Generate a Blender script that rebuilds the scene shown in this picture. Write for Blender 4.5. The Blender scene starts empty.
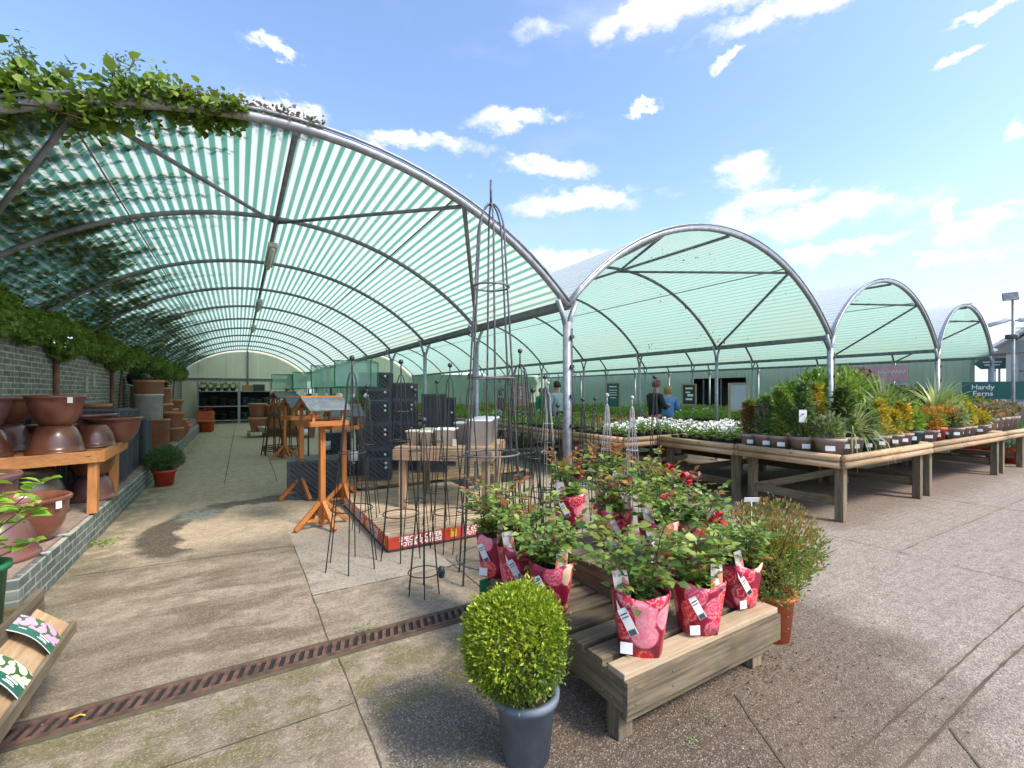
import bpy, bmesh, math, random
import numpy as np
from mathutils import Vector, Matrix, Euler
random.seed(11); RNG = np.random.default_rng(7)
S = bpy.context.scene; COL = S.collection
PI = math.pi; R = math.radians
# ---------------------------------------------------------------- camera frame
CAMH = 1.6; YAW = 31.06; F = 455.0; HOR = 392.0
cy_, sy_ = math.cos(R(YAW)), math.sin(R(YAW))
def at(u, v, z=0.0):
    """a point of the photograph that rests on the level z"""
    d = (CAMH - z) * F / (v - HOR); r = (u - 512) / F * d
    return (d * sy_ + r * cy_, d * cy_ - r * sy_, z)
def atY(u, Y, z=0.0):
    a = math.atan((u - 512) / F) + R(YAW)
    return (Y * math.tan(a), Y, z)
def atd(u, d, z=0.0):
    r = (u - 512) / F * d
    return (d * sy_ + r * cy_, d * cy_ - r * sy_, z)
# ---------------------------------------------------------------- nodes
def newmat(name):
    m = bpy.data.materials.new(name); m.use_nodes = True
    nt = m.node_tree; b = nt.nodes['Principled BSDF']
    return m, nt, b
def mixc(nt, fac, a, b, mode='MIX'):
    n = nt.nodes.new('ShaderNodeMix'); n.data_type = 'RGBA'; n.blend_type = mode
    for s, v in ((n.inputs[0], fac), (n.inputs[6], a), (n.inputs[7], b)):
        if isinstance(v, (int, float)): s.default_value = v
        elif isinstance(v, tuple): s.default_value = (*v[:3], 1)
        else: nt.links.new(v, s)
    return n.outputs[2]
def mth(nt, op, a, b=0.0, c=0.0, clamp=False):
    n = nt.nodes.new('ShaderNodeMath'); n.operation = op; n.use_clamp = clamp
    for s, v in zip(n.inputs, (a, b, c)):
        if isinstance(v, (int, float)): s.default_value = v
        else: nt.links.new(v, s)
    return n.outputs[0]
def noise(nt, co, scale, detail=4, rough=0.55, dist=0.0):
    n = nt.nodes.new('ShaderNodeTexNoise'); n.inputs['Scale'].default_value = scale
    n.inputs['Detail'].default_value = detail; n.inputs['Roughness'].default_value = rough
    n.inputs['Distortion'].default_value = dist
    if co is not None: nt.links.new(co, n.inputs['Vector'])
    return n.outputs['Fac']
def ramp(nt, fac, stops, interp='LINEAR'):
    n = nt.nodes.new('ShaderNodeValToRGB'); e = n.color_ramp; e.interpolation = interp
    while len(e.elements) < len(stops): e.elements.new(0.5)
    for el, (p, c) in zip(e.elements, stops):
        el.position = p; el.color = (*c, 1) if isinstance(c, tuple) else (c, c, c, 1)
    nt.links.new(fac, n.inputs[0]); return n.outputs[0]
def sstep(nt, x, a, b):
    n = nt.nodes.new('ShaderNodeMapRange'); n.interpolation_type = 'SMOOTHSTEP'
    n.inputs[1].default_value = a; n.inputs[2].default_value = b
    nt.links.new(x, n.inputs[0]); return n.outputs[0]
def coord(nt, kind='Object', scale=(1, 1, 1)):
    t = nt.nodes.new('ShaderNodeTexCoord'); m = nt.nodes.new('ShaderNodeMapping')
    m.inputs['Scale'].default_value = scale
    nt.links.new(t.outputs[kind], m.inputs['Vector']); return m.outputs[0]
def bump(nt, b, h, strength=0.3, dist=0.01):
    n = nt.nodes.new('ShaderNodeBump'); n.inputs['Strength'].default_value = strength
    n.inputs['Distance'].default_value = dist
    nt.links.new(h, n.inputs['Height']); nt.links.new(n.outputs[0], b.inputs['Normal'])
def rnd_obj(nt):
    return nt.nodes.new('ShaderNodeObjectInfo').outputs['Random']
def mat(name, c1, c2=None, scale=8, rough=0.6, bmp=0.0, bdist=0.004, stretch=(1, 1, 1), metal=0.0, detail=5, var=0.0, lo=0.35, hi=0.65):
    m, nt, b = newmat(name); b.inputs['Roughness'].default_value = rough; b.inputs['Metallic'].default_value = metal
    if c2 is None: c2 = tuple(x * 0.75 for x in c1)
    co = coord(nt, 'Object', stretch); f = noise(nt, co, scale, detail)
    c = mixc(nt, sstep(nt, f, lo, hi), c1, c2)
    if var:
        v = mth(nt, 'MULTIPLY_ADD', rnd_obj(nt), 2 * var, 1 - var)
        cm = nt.nodes.new('ShaderNodeVectorMath'); cm.operation = 'SCALE'
        nt.links.new(c, cm.inputs[0]); nt.links.new(v, cm.inputs['Scale']); c = cm.outputs[0]
    nt.links.new(c, b.inputs['Base Color'])
    if bmp: bump(nt, b, noise(nt, co, scale * 4, 4), bmp, bdist)
    return m
def wood(name, c1, c2, axis='X', rough=0.75, green=None):
    m, nt, b = newmat(name); b.inputs['Roughness'].default_value = rough
    st = {'X': (1.2, 22, 22), 'Y': (22, 1.2, 22), 'Z': (22, 22, 1.2)}[axis]
    co = coord(nt, 'Object', st)
    oi = nt.nodes.new('ShaderNodeVectorMath'); nt.links.new(co, oi.inputs[0])
    k = nt.nodes.new('ShaderNodeCombineXYZ'); rv = mth(nt, 'MULTIPLY', rnd_obj(nt), 37.0)
    for i in range(3): nt.links.new(rv, k.inputs[i])
    nt.links.new(k.outputs[0], oi.inputs[1]); co = oi.outputs[0]
    f = noise(nt, co, 2.2, 6, 0.65, 0.4)
    c = mixc(nt, sstep(nt, f, 0.3, 0.7), c1, c2)
    # knots and weathering
    c0 = coord(nt, 'Object'); w = noise(nt, c0, 2.3, 4)
    c = mixc(nt, mth(nt, 'MULTIPLY', sstep(nt, w, 0.5, 0.75), 0.55), c, tuple(x * 0.5 for x in c2))
    if green: c = mixc(nt, mth(nt, 'MULTIPLY', sstep(nt, noise(nt, c0, 5.5, 3), 0.5, 0.68), 0.6), c, green)
    vo = nt.nodes.new('ShaderNodeTexVoronoi'); vo.inputs['Scale'].default_value = 5
    nt.links.new(coord(nt, 'Object', tuple(0.5 if s < 2 else 1.3 for s in st)), vo.inputs['Vector'])
    c = mixc(nt, mth(nt, 'SUBTRACT', 1, sstep(nt, vo.outputs['Distance'], 0.03, 0.09)), c, tuple(x * 0.35 for x in c2))
    v = mth(nt, 'MULTIPLY_ADD', rnd_obj(nt), 0.36, 0.82)
    cm = nt.nodes.new('ShaderNodeVectorMath'); cm.operation = 'SCALE'
    nt.links.new(c, cm.inputs[0]); nt.links.new(v, cm.inputs['Scale'])
    nt.links.new(cm.outputs[0], b.inputs['Base Color']); bump(nt, b, f, 0.5, 0.004)
    return m
def leafmat(name, cols, rough=0.45, trans=0.35):
    """leaf colours differ leaf by leaf"""
    m, nt, b = newmat(name); b.inputs['Roughness'].default_value = rough
    g = nt.nodes.new('ShaderNodeNewGeometry').outputs['Random Per Island']
    st = [(i / (len(cols) - 1), c) for i, c in enumerate(cols)]
    c = ramp(nt, g, st)
    hv = mth(nt, 'MULTIPLY_ADD', rnd_obj(nt), 0.3, 0.85)
    cm = nt.nodes.new('ShaderNodeVectorMath'); cm.operation = 'SCALE'
    nt.links.new(c, cm.inputs[0]); nt.links.new(hv, cm.inputs['Scale']); c = cm.outputs[0]
    nt.links.new(c, b.inputs['Base Color'])
    t = nt.nodes.new('ShaderNodeBsdfTranslucent'); nt.links.new(mixc(nt, 0.25, c, (0.5, 0.6, 0.05)), t.inputs[0])
    mx = nt.nodes.new('ShaderNodeMixShader'); mx.inputs[0].default_value = trans
    nt.links.new(b.outputs[0], mx.inputs[1]); nt.links.new(t.outputs[0], mx.inputs[2])
    nt.links.new(mx.outputs[0], nt.nodes['Material Output'].inputs[0]); return m
# ---------------------------------------------------------------- mesh builder
class MB:
    def __init__(s): s.v = []; s.f = []; s.smooth = []
    def add(s, vs, fs, smooth=False):
        o = len(s.v); s.v += [tuple(p) for p in vs]; s.f += [tuple(i + o for i in f) for f in fs]; s.smooth += [smooth] * len(fs); return s
    def box(s, c, d, rot=None, taper=1.0):
        x, y, z = d[0] / 2, d[1] / 2, d[2] / 2; P = []
        for k, t in ((-z, 1), (z, taper)): P += [(-x * t, -y * t, k), (x * t, -y * t, k), (x * t, y * t, k), (-x * t, y * t, k)]
        M = Matrix.Identity(3) if rot is None else (Euler(rot).to_matrix() if not isinstance(rot, Matrix) else rot)
        P = [Vector(c) + M @ Vector(p) for p in P]
        return s.add(P, [(3, 2, 1, 0), (4, 5, 6, 7), (0, 1, 5, 4), (1, 2, 6, 5), (2, 3, 7, 6), (3, 0, 4, 7)])
    def bar(s, a, b, w, h, up=(0, 0, 1)):
        a, b = Vector(a), Vector(b); d = (b - a); L = d.length; d.normalize()
        sd = d.cross(Vector(up)); 
        if sd.length < 1e-4: sd = d.cross(Vector((1, 0, 0)))
        sd.normalize(); n = sd.cross(d)
        M = Matrix((sd, d, n)).transposed()
        return s.box((a + b) / 2, (w, L, h), M)
    def tube(s, pts, r, seg=8, cap=True, closed=False):
        pts = [Vector(p) for p in pts]; n = len(pts); rs = r if isinstance(r, (list, tuple)) else [r] * n
        V = []; ref = None
        for i, p in enumerate(pts):
            if closed: t = pts[(i + 1) % n] - pts[i - 1]
            else: t = pts[min(i + 1, n - 1)] - pts[max(i - 1, 0)]
            t.normalize()
            if ref is None: ref = Vector((0, 0, 1)) if abs(t.z) < 0.9 else Vector((1, 0, 0))
            sd = t.cross(ref); sd.normalize(); up = sd.cross(t); ref = up
            for k in range(seg):
                a = 2 * PI * k / seg; V.append(p + (sd * math.cos(a) + up * math.sin(a)) * rs[i])
        Fc = []
        for i in range(n if closed else n - 1):
            j = (i + 1) % n
            for k in range(seg): Fc.append((i * seg + k, i * seg + (k + 1) % seg, j * seg + (k + 1) % seg, j * seg + k))
        if cap and not closed: Fc += [tuple(range(seg))[::-1], tuple((n - 1) * seg + k for k in range(seg))]
        return s.add(V, Fc, seg > 5)
    def lathe(s, prof, seg=28, c=(0, 0, 0), sq=0.0):
        V = []; n = len(prof)
        for r, z in prof:
            for k in range(seg):
                a = 2 * PI * k / seg; q = 1.0
                if sq: q = 1 + sq * (1 / max(abs(math.cos(a)), abs(math.sin(a))) - 1)
                V.append((c[0] + r * q * math.cos(a), c[1] + r * q * math.sin(a), c[2] + z))
        Fc = [(i * seg + k, i * seg + (k + 1) % seg, (i + 1) * seg + (k + 1) % seg, (i + 1) * seg + k) for i in range(n - 1) for k in range(seg)]
        if prof[0][0] > 1e-4: Fc.append(tuple(range(seg))[::-1])
        if prof[-1][0] > 1e-4: Fc.append(tuple((n - 1) * seg + k for k in range(seg)))
        return s.add(V, Fc, True)
    def ring(s, c, r, t, seg=24, ts=6, ell=1.0):
        return s.tube([(c[0] + r * math.cos(2 * PI * k / seg), c[1] + r * ell * math.sin(2 * PI * k / seg), c[2]) for k in range(seg)], t, ts, closed=True)
    def disc(s, c, r, seg=20, lump=0.0):
        V = [(c[0], c[1], c[2] + lump)] + [(c[0] + r * math.cos(2 * PI * k / seg), c[1] + r * math.sin(2 * PI * k / seg), c[2]) for k in range(seg)]
        return s.add(V, [(0, 1 + k, 1 + (k + 1) % seg) for k in range(seg)])
    def mesh(s, name):
        me = bpy.data.meshes.new(name); me.from_pydata(s.v, [], s.f)
        me.polygons.foreach_set('use_smooth', s.smooth); me.update(); return me
MATS = {}
def link(name, me, m, parent=None, loc=None, rot=None, bevel=0.0, auto=True):
    o = bpy.data.objects.new(name, me); COL.objects.link(o)
    if m is not None and me is not None and len(me.materials) == 0: me.materials.append(MATS[m] if isinstance(m, str) else m)
    if parent is not None: o.parent = parent
    if loc is not None: o.location = loc
    if rot is not None: o.rotation_euler = rot
    if bevel:
        b = o.modifiers.new('bevel', 'BEVEL'); b.width = bevel; b.segments = 2; b.limit_method = 'ANGLE'; b.angle_limit = R(40)
    return o
def part(name, mb, m, parent, **k): return link(name, mb.mesh(name), m, parent, **k)
def tag(o, label=None, cat=None, group=None, kind=None):
    if label: o['label'] = label
    if cat: o['category'] = cat
    if group: o['group'] = group
    if kind: o['kind'] = kind
    return o
def thing(name, label, cat, loc=(0, 0, 0), rz=0.0, group=None):
    o = link(name, None, None); o.location = loc; o.rotation_euler = (0, 0, rz); o.empty_display_size = 0.1
    return tag(o, label, cat, group)
def struct(name, mb, m): return tag(part(name, mb, m, None), kind='structure')
def kids(o): return [c for c in KIDS.get(o.name, [])]
def copy_tree(o, loc=None, rz=None, label=None, sc=None, group=None, parent=None):
    c = o.copy(); COL.objects.link(c)
    if parent is not None: c.parent = parent
    if loc is not None: c.location = loc
    if rz is not None: c.rotation_euler = (0, 0, rz)
    if sc is not None: c.scale = (sc, sc, sc) if isinstance(sc, (int, float)) else sc
    if label: c['label'] = label
    if group: c['group'] = group
    for ch in list(o.children): copy_tree(ch, parent=c)
    return c
# ---------------------------------------------------------------- leaves
def frames(dirs, roll):
    d = dirs / (np.linalg.norm(dirs, axis=1, keepdims=True) + 1e-9)
    ref = np.where(np.abs(d[:, 2:3]) < 0.95, np.array([[0, 0, 1.0]]), np.array([[1.0, 0, 0]]))
    s = np.cross(d, ref); s /= np.linalg.norm(s, axis=1, keepdims=True); n = np.cross(s, d)
    c, q = np.cos(roll)[:, None], np.sin(roll)[:, None]
    return d, s * c + n * q, n * c - s * q
LEAF4 = np.array([(0, 0, 0), (-.5, .45, .12), (0, 1, -.05), (.5, .45, .12)])
L4F = [(0, 1, 2), (0, 2, 3)]
LEAF8 = np.array([(0, 0, 0), (0, .38, 0), (0, .72, -.03), (0, 1, -.12), (-.48, .36, .1), (-.36, .7, .06), (.48, .36, .1), (.36, .7, .06)])
L8F = [(0, 4, 1), (0, 1, 6), (4, 5, 2, 1), (1, 2, 7, 6), (5, 3, 2), (2, 3, 7)]
def leaves(name, pos, dirs, size, wid=0.6, hero=False, roll=None):
    n = len(pos); size = np.broadcast_to(np.asarray(size, float), (n,))
    if roll is None: roll = RNG.uniform(-1.2, 1.2, n)
    d, s, m = frames(np.asarray(dirs, float), roll)
    T, Fc = (LEAF8, L8F) if hero else (LEAF4, L4F)
    k = len(T)
    V = (np.asarray(pos)[:, None, :] + size[:, None, None] * (T[None, :, 0:1] * wid * s[:, None, :] + T[None, :, 1:2] * d[:, None, :] + T[None, :, 2:3] * m[:, None, :])).reshape(-1, 3)
    me = bpy.data.meshes.new(name)
    nf = len(Fc); lens = np.array([len(f) for f in Fc]); flat = np.array([i for f in Fc for i in f])
    me.vertices.add(n * k); me.vertices.foreach_set('co', V.ravel())
    tot = len(flat)
    me.loops.add(n * tot); me.loops.foreach_set('vertex_index', (flat[None, :] + np.arange(n)[:, None] * k).ravel())
    me.polygons.add(n * nf); st = np.concatenate([[0], np.cumsum(lens)[:-1]])
    me.polygons.foreach_set('loop_start', (st[None, :] + np.arange(n)[:, None] * tot).ravel())
    me.polygons.foreach_set('loop_total', np.tile(lens, n)) if False else None
    me.update(calc_edges=True); me.validate()
    if hero: me.polygons.foreach_set('use_smooth', [True] * len(me.polygons))
    return me
def unit(n):
    v = RNG.normal(size=(n, 3)); return v / np.linalg.norm(v, axis=1, keepdims=True)
def ball_pts(n, r, c=(0, 0, 0), sq=(1, 1, 1), shell=0.5, lump=0.12, seed=0):
    """points through the outer part of a lumpy ball, with outward directions"""
    u = unit(n); rg = np.random.default_rng(seed); lc = rg.normal(size=(7, 3)); lc /= np.linalg.norm(lc, axis=1, keepdims=True)
    b = np.max(u @ lc.T, axis=1)
    rad = r * (1 - lump + lump * b * 1.3) * (1 - shell * RNG.random(n) ** 2)
    return u * rad[:, None] * np.array(sq) + np.array(c), u
def cone_pts(n, r, h, c=(0, 0, 0), p=1.0, lumps=5, seed=0, col=0.0):
    """conifer-like crown: radius tapers up, with uneven tiers"""
    t = RNG.random(n) ** 0.8; a = RNG.uniform(0, 2 * PI, n); rg = np.random.default_rng(seed); ph = rg.uniform(0, 6, 4)
    prof = (1 - t) ** p * (1 - col) + col * np.sqrt(np.clip(1 - t ** 3, 0, 1)); prof *= np.minimum(1, 0.45 + t * 3)
    rr = r * prof * (0.82 + 0.18 * np.sin(3 * a + ph[0] + t * 9) + 0.12 * np.sin(lumps * 6 * t + ph[1])) * (1 - 0.6 * RNG.random(n) ** 2)
    P = np.stack([rr * np.cos(a), rr * np.sin(a), t * h], 1) + np.array(c)
    D = np.stack([np.cos(a), np.sin(a), np.full(n, 0.9)], 1) + RNG.normal(size=(n, 3)) * 0.35
    return P, D
def blades(name, n, L, w, c=(0, 0, 0), spread=0.6, droop=0.5, seg=4):
    mb = MB()
    for i in range(n):
        a = random.uniform(0, 2 * PI); el = random.uniform(0.15, 1.0) * spread; ln = L * random.uniform(0.6, 1.0)
        d = Vector((math.cos(a), math.sin(a), 0)); sd = Vector((-d.y, d.x, 0)); V = []
        for k in range(seg + 1):
            t = k / seg; ang = el * (0.35 + t * (0.7 + droop))
            p = Vector(c) + d * (ln * math.sin(ang) * t) + Vector((0, 0, ln * t * math.cos(ang)))
            ww = w * (1 - t ** 2) * 0.5 + 0.0006
            V += [p - sd * ww, p + sd * ww]
        mb.add(V, [(2 * k, 2 * k + 1, 2 * k + 3, 2 * k + 2) for k in range(seg)], True)
    return mb
_txt = {}
def text_mesh(s, size, ext=0.001, bold=0.0, align='CENTER', shear=0.0):
    cu = bpy.data.curves.new('lettering', 'FONT'); cu.body = s; cu.size = size; cu.extrude = ext; cu.offset = bold
    cu.align_x = align; cu.align_y = 'CENTER'; cu.shear = shear; cu.resolution_u = 3
    o = bpy.data.objects.new('lettering_src', cu); COL.objects.link(o)
    bpy.context.view_layer.update()
    me = bpy.data.meshes.new_from_object(o.evaluated_get(bpy.context.evaluated_depsgraph_get()))
    bpy.data.objects.remove(o); bpy.data.curves.remove(cu); return me
def lettering(s, size, parent, loc, rot, m='white_paint', **k):
    return link('lettering', text_mesh(s, size, **k), m, parent, loc=loc, rot=rot)
FACE = (PI / 2, 0, 0)      # text upright, facing -Y
# ================================================================ materials
def setm(n, m): MATS[n] = m
for n, a in dict(
    white_paint=((.8, .8, .78), (.72, .72, .7), 5, .5), galv=((.34, .36, .38), (.25, .27, .29), 14, .42, .1),
    dark_pipe=((.2, .22, .23), (.13, .14, .15), 9, .5, .1), black_metal=((.018, .02, .022), (.035, .035, .036), 20, .45),
    grey_metal=((.14, .145, .15), (.08, .08, .085), 20, .5), silver_metal=((.4, .41, .42), (.3, .3, .31), 20, .4), black_plastic=((.022, .024, .027), (.04, .042, .046), 6, .5),
    anthracite=((.075, .085, .1), (.055, .062, .075), 6, .55, .15), bluegrey_pot=((.12, .155, .2), (.085, .11, .145), 9, .6, .25), terracotta=((.46, .17, .085), (.42, .25, .17), 4, .8, .3),
    orange_plastic=((.52, .12, .035), (.42, .085, .025), 5, .5), red_plastic=((.55, .06, .03), (.45, .04, .02), 5, .45),
    taupe=((.34, .26, .22), (.26, .19, .16), 6, .6), teal_pot=((.05, .11, .14), (.03, .08, .1), 6, .5),
    soil=((.035, .022, .015), (.012, .008, .006), 40, .95, .8, .01), cream_glaze=((.62, .58, .48), (.5, .46, .38), 9, .5),
    white_glaze=((.72, .73, .74), (.58, .59, .6), 5, .4), slate=((.13, .15, .17), (.08, .1, .11), 12, .7, .4),
    stem=((.12, .05, .025), (.07, .04, .02), 20, .7), green_stem=((.07, .12, .03), (.1, .06, .03), 20, .6),
    wicker=((.16, .07, .035), (.09, .04, .02), 30, .8, .4), teal_sign=((.03, .14, .12), (.026, .12, .105), 3, .5),
    dark_sign=((.03, .04, .05), (.02, .03, .035), 3, .4), pink_sign=((.55, .3, .33), (.48, .24, .28), 3, .5),
    pale_board=((.5, .54, .56), (.42, .47, .5), 3, .45), pale_blue=((.62, .7, .82), (.52, .6, .75), 3, .5),
    clad=((.36, .36, .36), (.28, .28, .28), 2, .6), hut_roof=((.55, .53, .5), (.42, .41, .39), 6, .8), dark_void=((.012, .013, .013), (.02, .02, .02), 3, .9),
    white_petal=((.85, .85, .83), (.75, .75, .72), 9, .5), red_petal=((.5, .015, .03), (.3, .005, .015), 9, .5),
    lamp_body=((.6, .6, .55), (.5, .5, .46), 6, .5), green_paint=((.02, .2, .08), (.015, .15, .06), 5, .5),
    skin=((.5, .28, .2), (.45, .25, .18), 6, .55), hair_blond=((.45, .3, .13), (.3, .2, .08), 40, .6), hair_dark=((.04, .025, .018), (.02, .015, .01), 40, .6),
    hair_red=((.2, .07, .03), (.13, .04, .02), 40, .6), cloth_blue=((.13, .3, .58), (.1, .24, .48), 9, .8), cloth_black=((.02, .02, .025), (.012, .012, .015), 9, .85),
    cloth_pale=((.4, .45, .5), (.33, .38, .43), 9, .85), cloth_green=((.02, .22, .12), (.015, .16, .09), 9, .85), cloth_maroon=((.13, .02, .03), (.08, .012, .02), 9, .85),
    cloth_denim=((.06, .09, .15), (.04, .06, .1), 9, .85), bag=((.5, .5, .48), (.4, .4, .38), 9, .8), tape=((.55, .55, .55), (.4, .4, .4), 12, .6), yellow_card=((.75, .5, .05), (.65, .4, .03), 5, .5)).items():
    setm(n, mat(n, a[0], a[1], a[2], a[3], bmp=(a[4] if len(a) > 4 else 0.06), bdist=(a[5] if len(a) > 5 else .003), var=0.08))
MATS['galv'].node_tree.nodes['Principled BSDF'].inputs['Metallic'].default_value = 0.35
for n, c in dict(glaze_brown=((.09, .032, .02), (.17, .06, .03)), glaze_purple=((.12, .06, .07), (.17, .07, .05)), glaze_green=((.07, .08, .06), (.12, .075, .05)), glaze_red=((.2, .075, .045), (.11, .035, .022))).items():
    m = mat(n, c[0], c[1], 3, .28, bmp=.08, var=.12); m.node_tree.nodes['Principled BSDF'].inputs['Coat Weight'].default_value = .3; setm(n, m)
for ax in 'XYZ':
    setm('old_wood' + ax, wood('old_wood' + ax, (.23, .18, .115), (.085, .065, .04), ax, green=(.12, .12, .045)))
    setm('pale_wood' + ax, wood('pale_wood' + ax, (.5, .4, .28), (.38, .28, .17), ax))
    setm('log' + ax, wood('log' + ax, (.46, .33, .2), (.32, .2, .1), ax))
    setm('orange_wood' + ax, wood('orange_wood' + ax, (.5, .19, .045), (.36, .115, .025), ax, rough=.5))
    setm('bench_wood' + ax, wood('bench_wood' + ax, (.52, .24, .075), (.38, .15, .04), ax, rough=.6))
    setm('table_wood' + ax, wood('table_wood' + ax, (.38, .27, .17), (.26, .175, .1), ax))
    setm('ply' + ax, wood('ply' + ax, (.5, .32, .17), (.4, .24, .12), ax))
L = dict(
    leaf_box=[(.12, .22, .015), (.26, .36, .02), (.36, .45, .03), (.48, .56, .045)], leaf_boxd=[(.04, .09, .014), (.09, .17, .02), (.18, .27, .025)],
    leaf_rose=[(.06, .13, .03), (.13, .24, .05), (.24, .37, .07), (.38, .45, .1)], leaf_rosered=[(.26, .04, .02), (.35, .1, .03), (.4, .2, .05), (.16, .05, .03)],
    leaf_ivy=[(.045, .09, .015), (.09, .17, .022), (.16, .27, .03), (.24, .33, .05)], leaf_ivyd=[(.012, .03, .008), (.025, .055, .012), (.05, .09, .02)], leaf_shrub=[(.12, .17, .04), (.28, .25, .06), (.48, .22, .08), (.34, .13, .05)],
    leaf_wall=[(.09, .18, .035), (.18, .3, .05), (.28, .42, .08)], leaf_green=[(.07, .15, .035), (.15, .27, .05), (.26, .4, .08)], leaf_dark=[(.02, .05, .02), (.04, .09, .03), (.07, .14, .04)], leaf_bright=[(.1, .2, .02), (.2, .34, .04), (.3, .42, .08)],
    leaf_lime=[(.12, .3, .03), (.28, .45, .05), (.45, .55, .09)], leaf_gold=[(.42, .26, .015), (.6, .4, .03), (.3, .26, .03)], leaf_yellow=[(.6, .42, .02), (.7, .5, .04), (.4, .38, .04)],
    leaf_orange=[(.6, .17, .03), (.62, .27, .04), (.4, .16, .03)], leaf_bronze=[(.25, .11, .05), (.34, .17, .08), (.14, .1, .04)], leaf_grey=[(.14, .18, .11), (.26, .28, .17), (.17, .22, .13)],
    leaf_var=[(.3, .36, .1), (.5, .52, .24), (.13, .22, .06)], leaf_brown=[(.17, .11, .09), (.24, .17, .14), (.1, .08, .05)], leaf_ever=[(.045, .1, .05), (.085, .18, .075), (.15, .26, .09)])
for n, c in L.items(): setm(n, leafmat(n, c))
# --- roof sheets: striped corrugated plastic, uv.x = metres across, uv.y = metres along
def roof_mat(name, ca, cb, dirt, tr=0.42, df_=.14):
    m, nt, b = newmat(name); uv = nt.nodes.new('ShaderNodeUVMap').outputs[0]
    sep = nt.nodes.new('ShaderNodeSeparateXYZ'); nt.links.new(uv, sep.inputs[0])
    w = mth(nt, 'SINE', mth(nt, 'MULTIPLY', sep.outputs[0], 2 * PI / 0.095)); s = sstep(nt, w, -.25, .25)
    c = mixc(nt, s, ca, cb)
    mp = nt.nodes.new('ShaderNodeMapping'); mp.inputs['Scale'].default_value = (1, .25, 1); nt.links.new(uv, mp.inputs[0])
    d = noise(nt, mp.outputs[0], 1.3, 5, .6); c = mixc(nt, mth(nt, 'MULTIPLY', sstep(nt, d, .45, .8), .45), c, (.42, .45, .36))
    vo = nt.nodes.new('ShaderNodeTexVoronoi'); vo.inputs['Scale'].default_value = 11; vo.inputs['Randomness'].default_value = 1; nt.links.new(uv, vo.inputs['Vector'])
    pat = sstep(nt, noise(nt, uv, .8, 3), .48, .72)
    sz = mth(nt, 'MULTIPLY_ADD', pat, dirt * 1.25, .085)
    spots = mth(nt, 'LESS_THAN', mth(nt, 'ADD', vo.outputs['Distance'], mth(nt, 'MULTIPLY', noise(nt, uv, 30, 2), .12)), sz)
    tl = nt.nodes.new('ShaderNodeBsdfTranslucent'); nt.links.new(c, tl.inputs[0])
    df = nt.nodes.new('ShaderNodeBsdfPrincipled'); nt.links.new(c, df.inputs['Base Color']); df.inputs['Roughness'].default_value = .35
    m1 = nt.nodes.new('ShaderNodeMixShader'); bk = nt.nodes.new('ShaderNodeNewGeometry').outputs['Backfacing']   # the outer face is chalky and pale
    nt.links.new(mth(nt, 'MULTIPLY_ADD', bk, df_ - .7, .7), m1.inputs[0]); nt.links.new(mixc(nt, bk, (.9, .92, .88), c), df.inputs['Base Color'])
    nt.links.new(tl.outputs[0], m1.inputs[1]); nt.links.new(df.outputs[0], m1.inputs[2])
    tp = nt.nodes.new('ShaderNodeBsdfTransparent'); nt.links.new(c, tp.inputs[0])
    m2 = nt.nodes.new('ShaderNodeMixShader'); m2.inputs[0].default_value = 1 - tr
    nt.links.new(tp.outputs[0], m2.inputs[1]); nt.links.new(m1.outputs[0], m2.inputs[2])
    dk = nt.nodes.new('ShaderNodeBsdfDiffuse'); dk.inputs[0].default_value = (.05, .045, .03, 1)
    m3 = nt.nodes.new('ShaderNodeMixShader'); nt.links.new(spots, m3.inputs[0])
    nt.links.new(m2.outputs[0], m3.inputs[1]); nt.links.new(dk.outputs[0], m3.inputs[2])
    nt.links.new(m3.outputs[0], nt.nodes['Material Output'].inputs[0]); setm(name, m)
roof_mat('roof_striped', (.12, .3, .215), (.52, .57, .52), .05, .05, .2)
roof_mat('roof_green', (.22, .41, .32), (.38, .52, .44), .16, .1, .24)
# net green clear
def clear(name, c, a):
    m, nt, b = newmat(name); b.inputs['Base Color'].default_value = (*c, 1); b.inputs['Roughness'].default_value = .3
    tp = nt.nodes.new('ShaderNodeBsdfTransparent'); tp.inputs[0].default_value = (*[.4 + .6 * x for x in c], 1)
    mx = nt.nodes.new('ShaderNodeMixShader'); mx.inputs[0].default_value = a
    nt.links.new(tp.outputs[0], mx.inputs[1]); nt.links.new(b.outputs[0], mx.inputs[2]); nt.links.new(mx.outputs[0], nt.nodes['Material Output'].inputs[0]); setm(name, m)
clear('green_net', (.6, .82, .74), .3)
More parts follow.
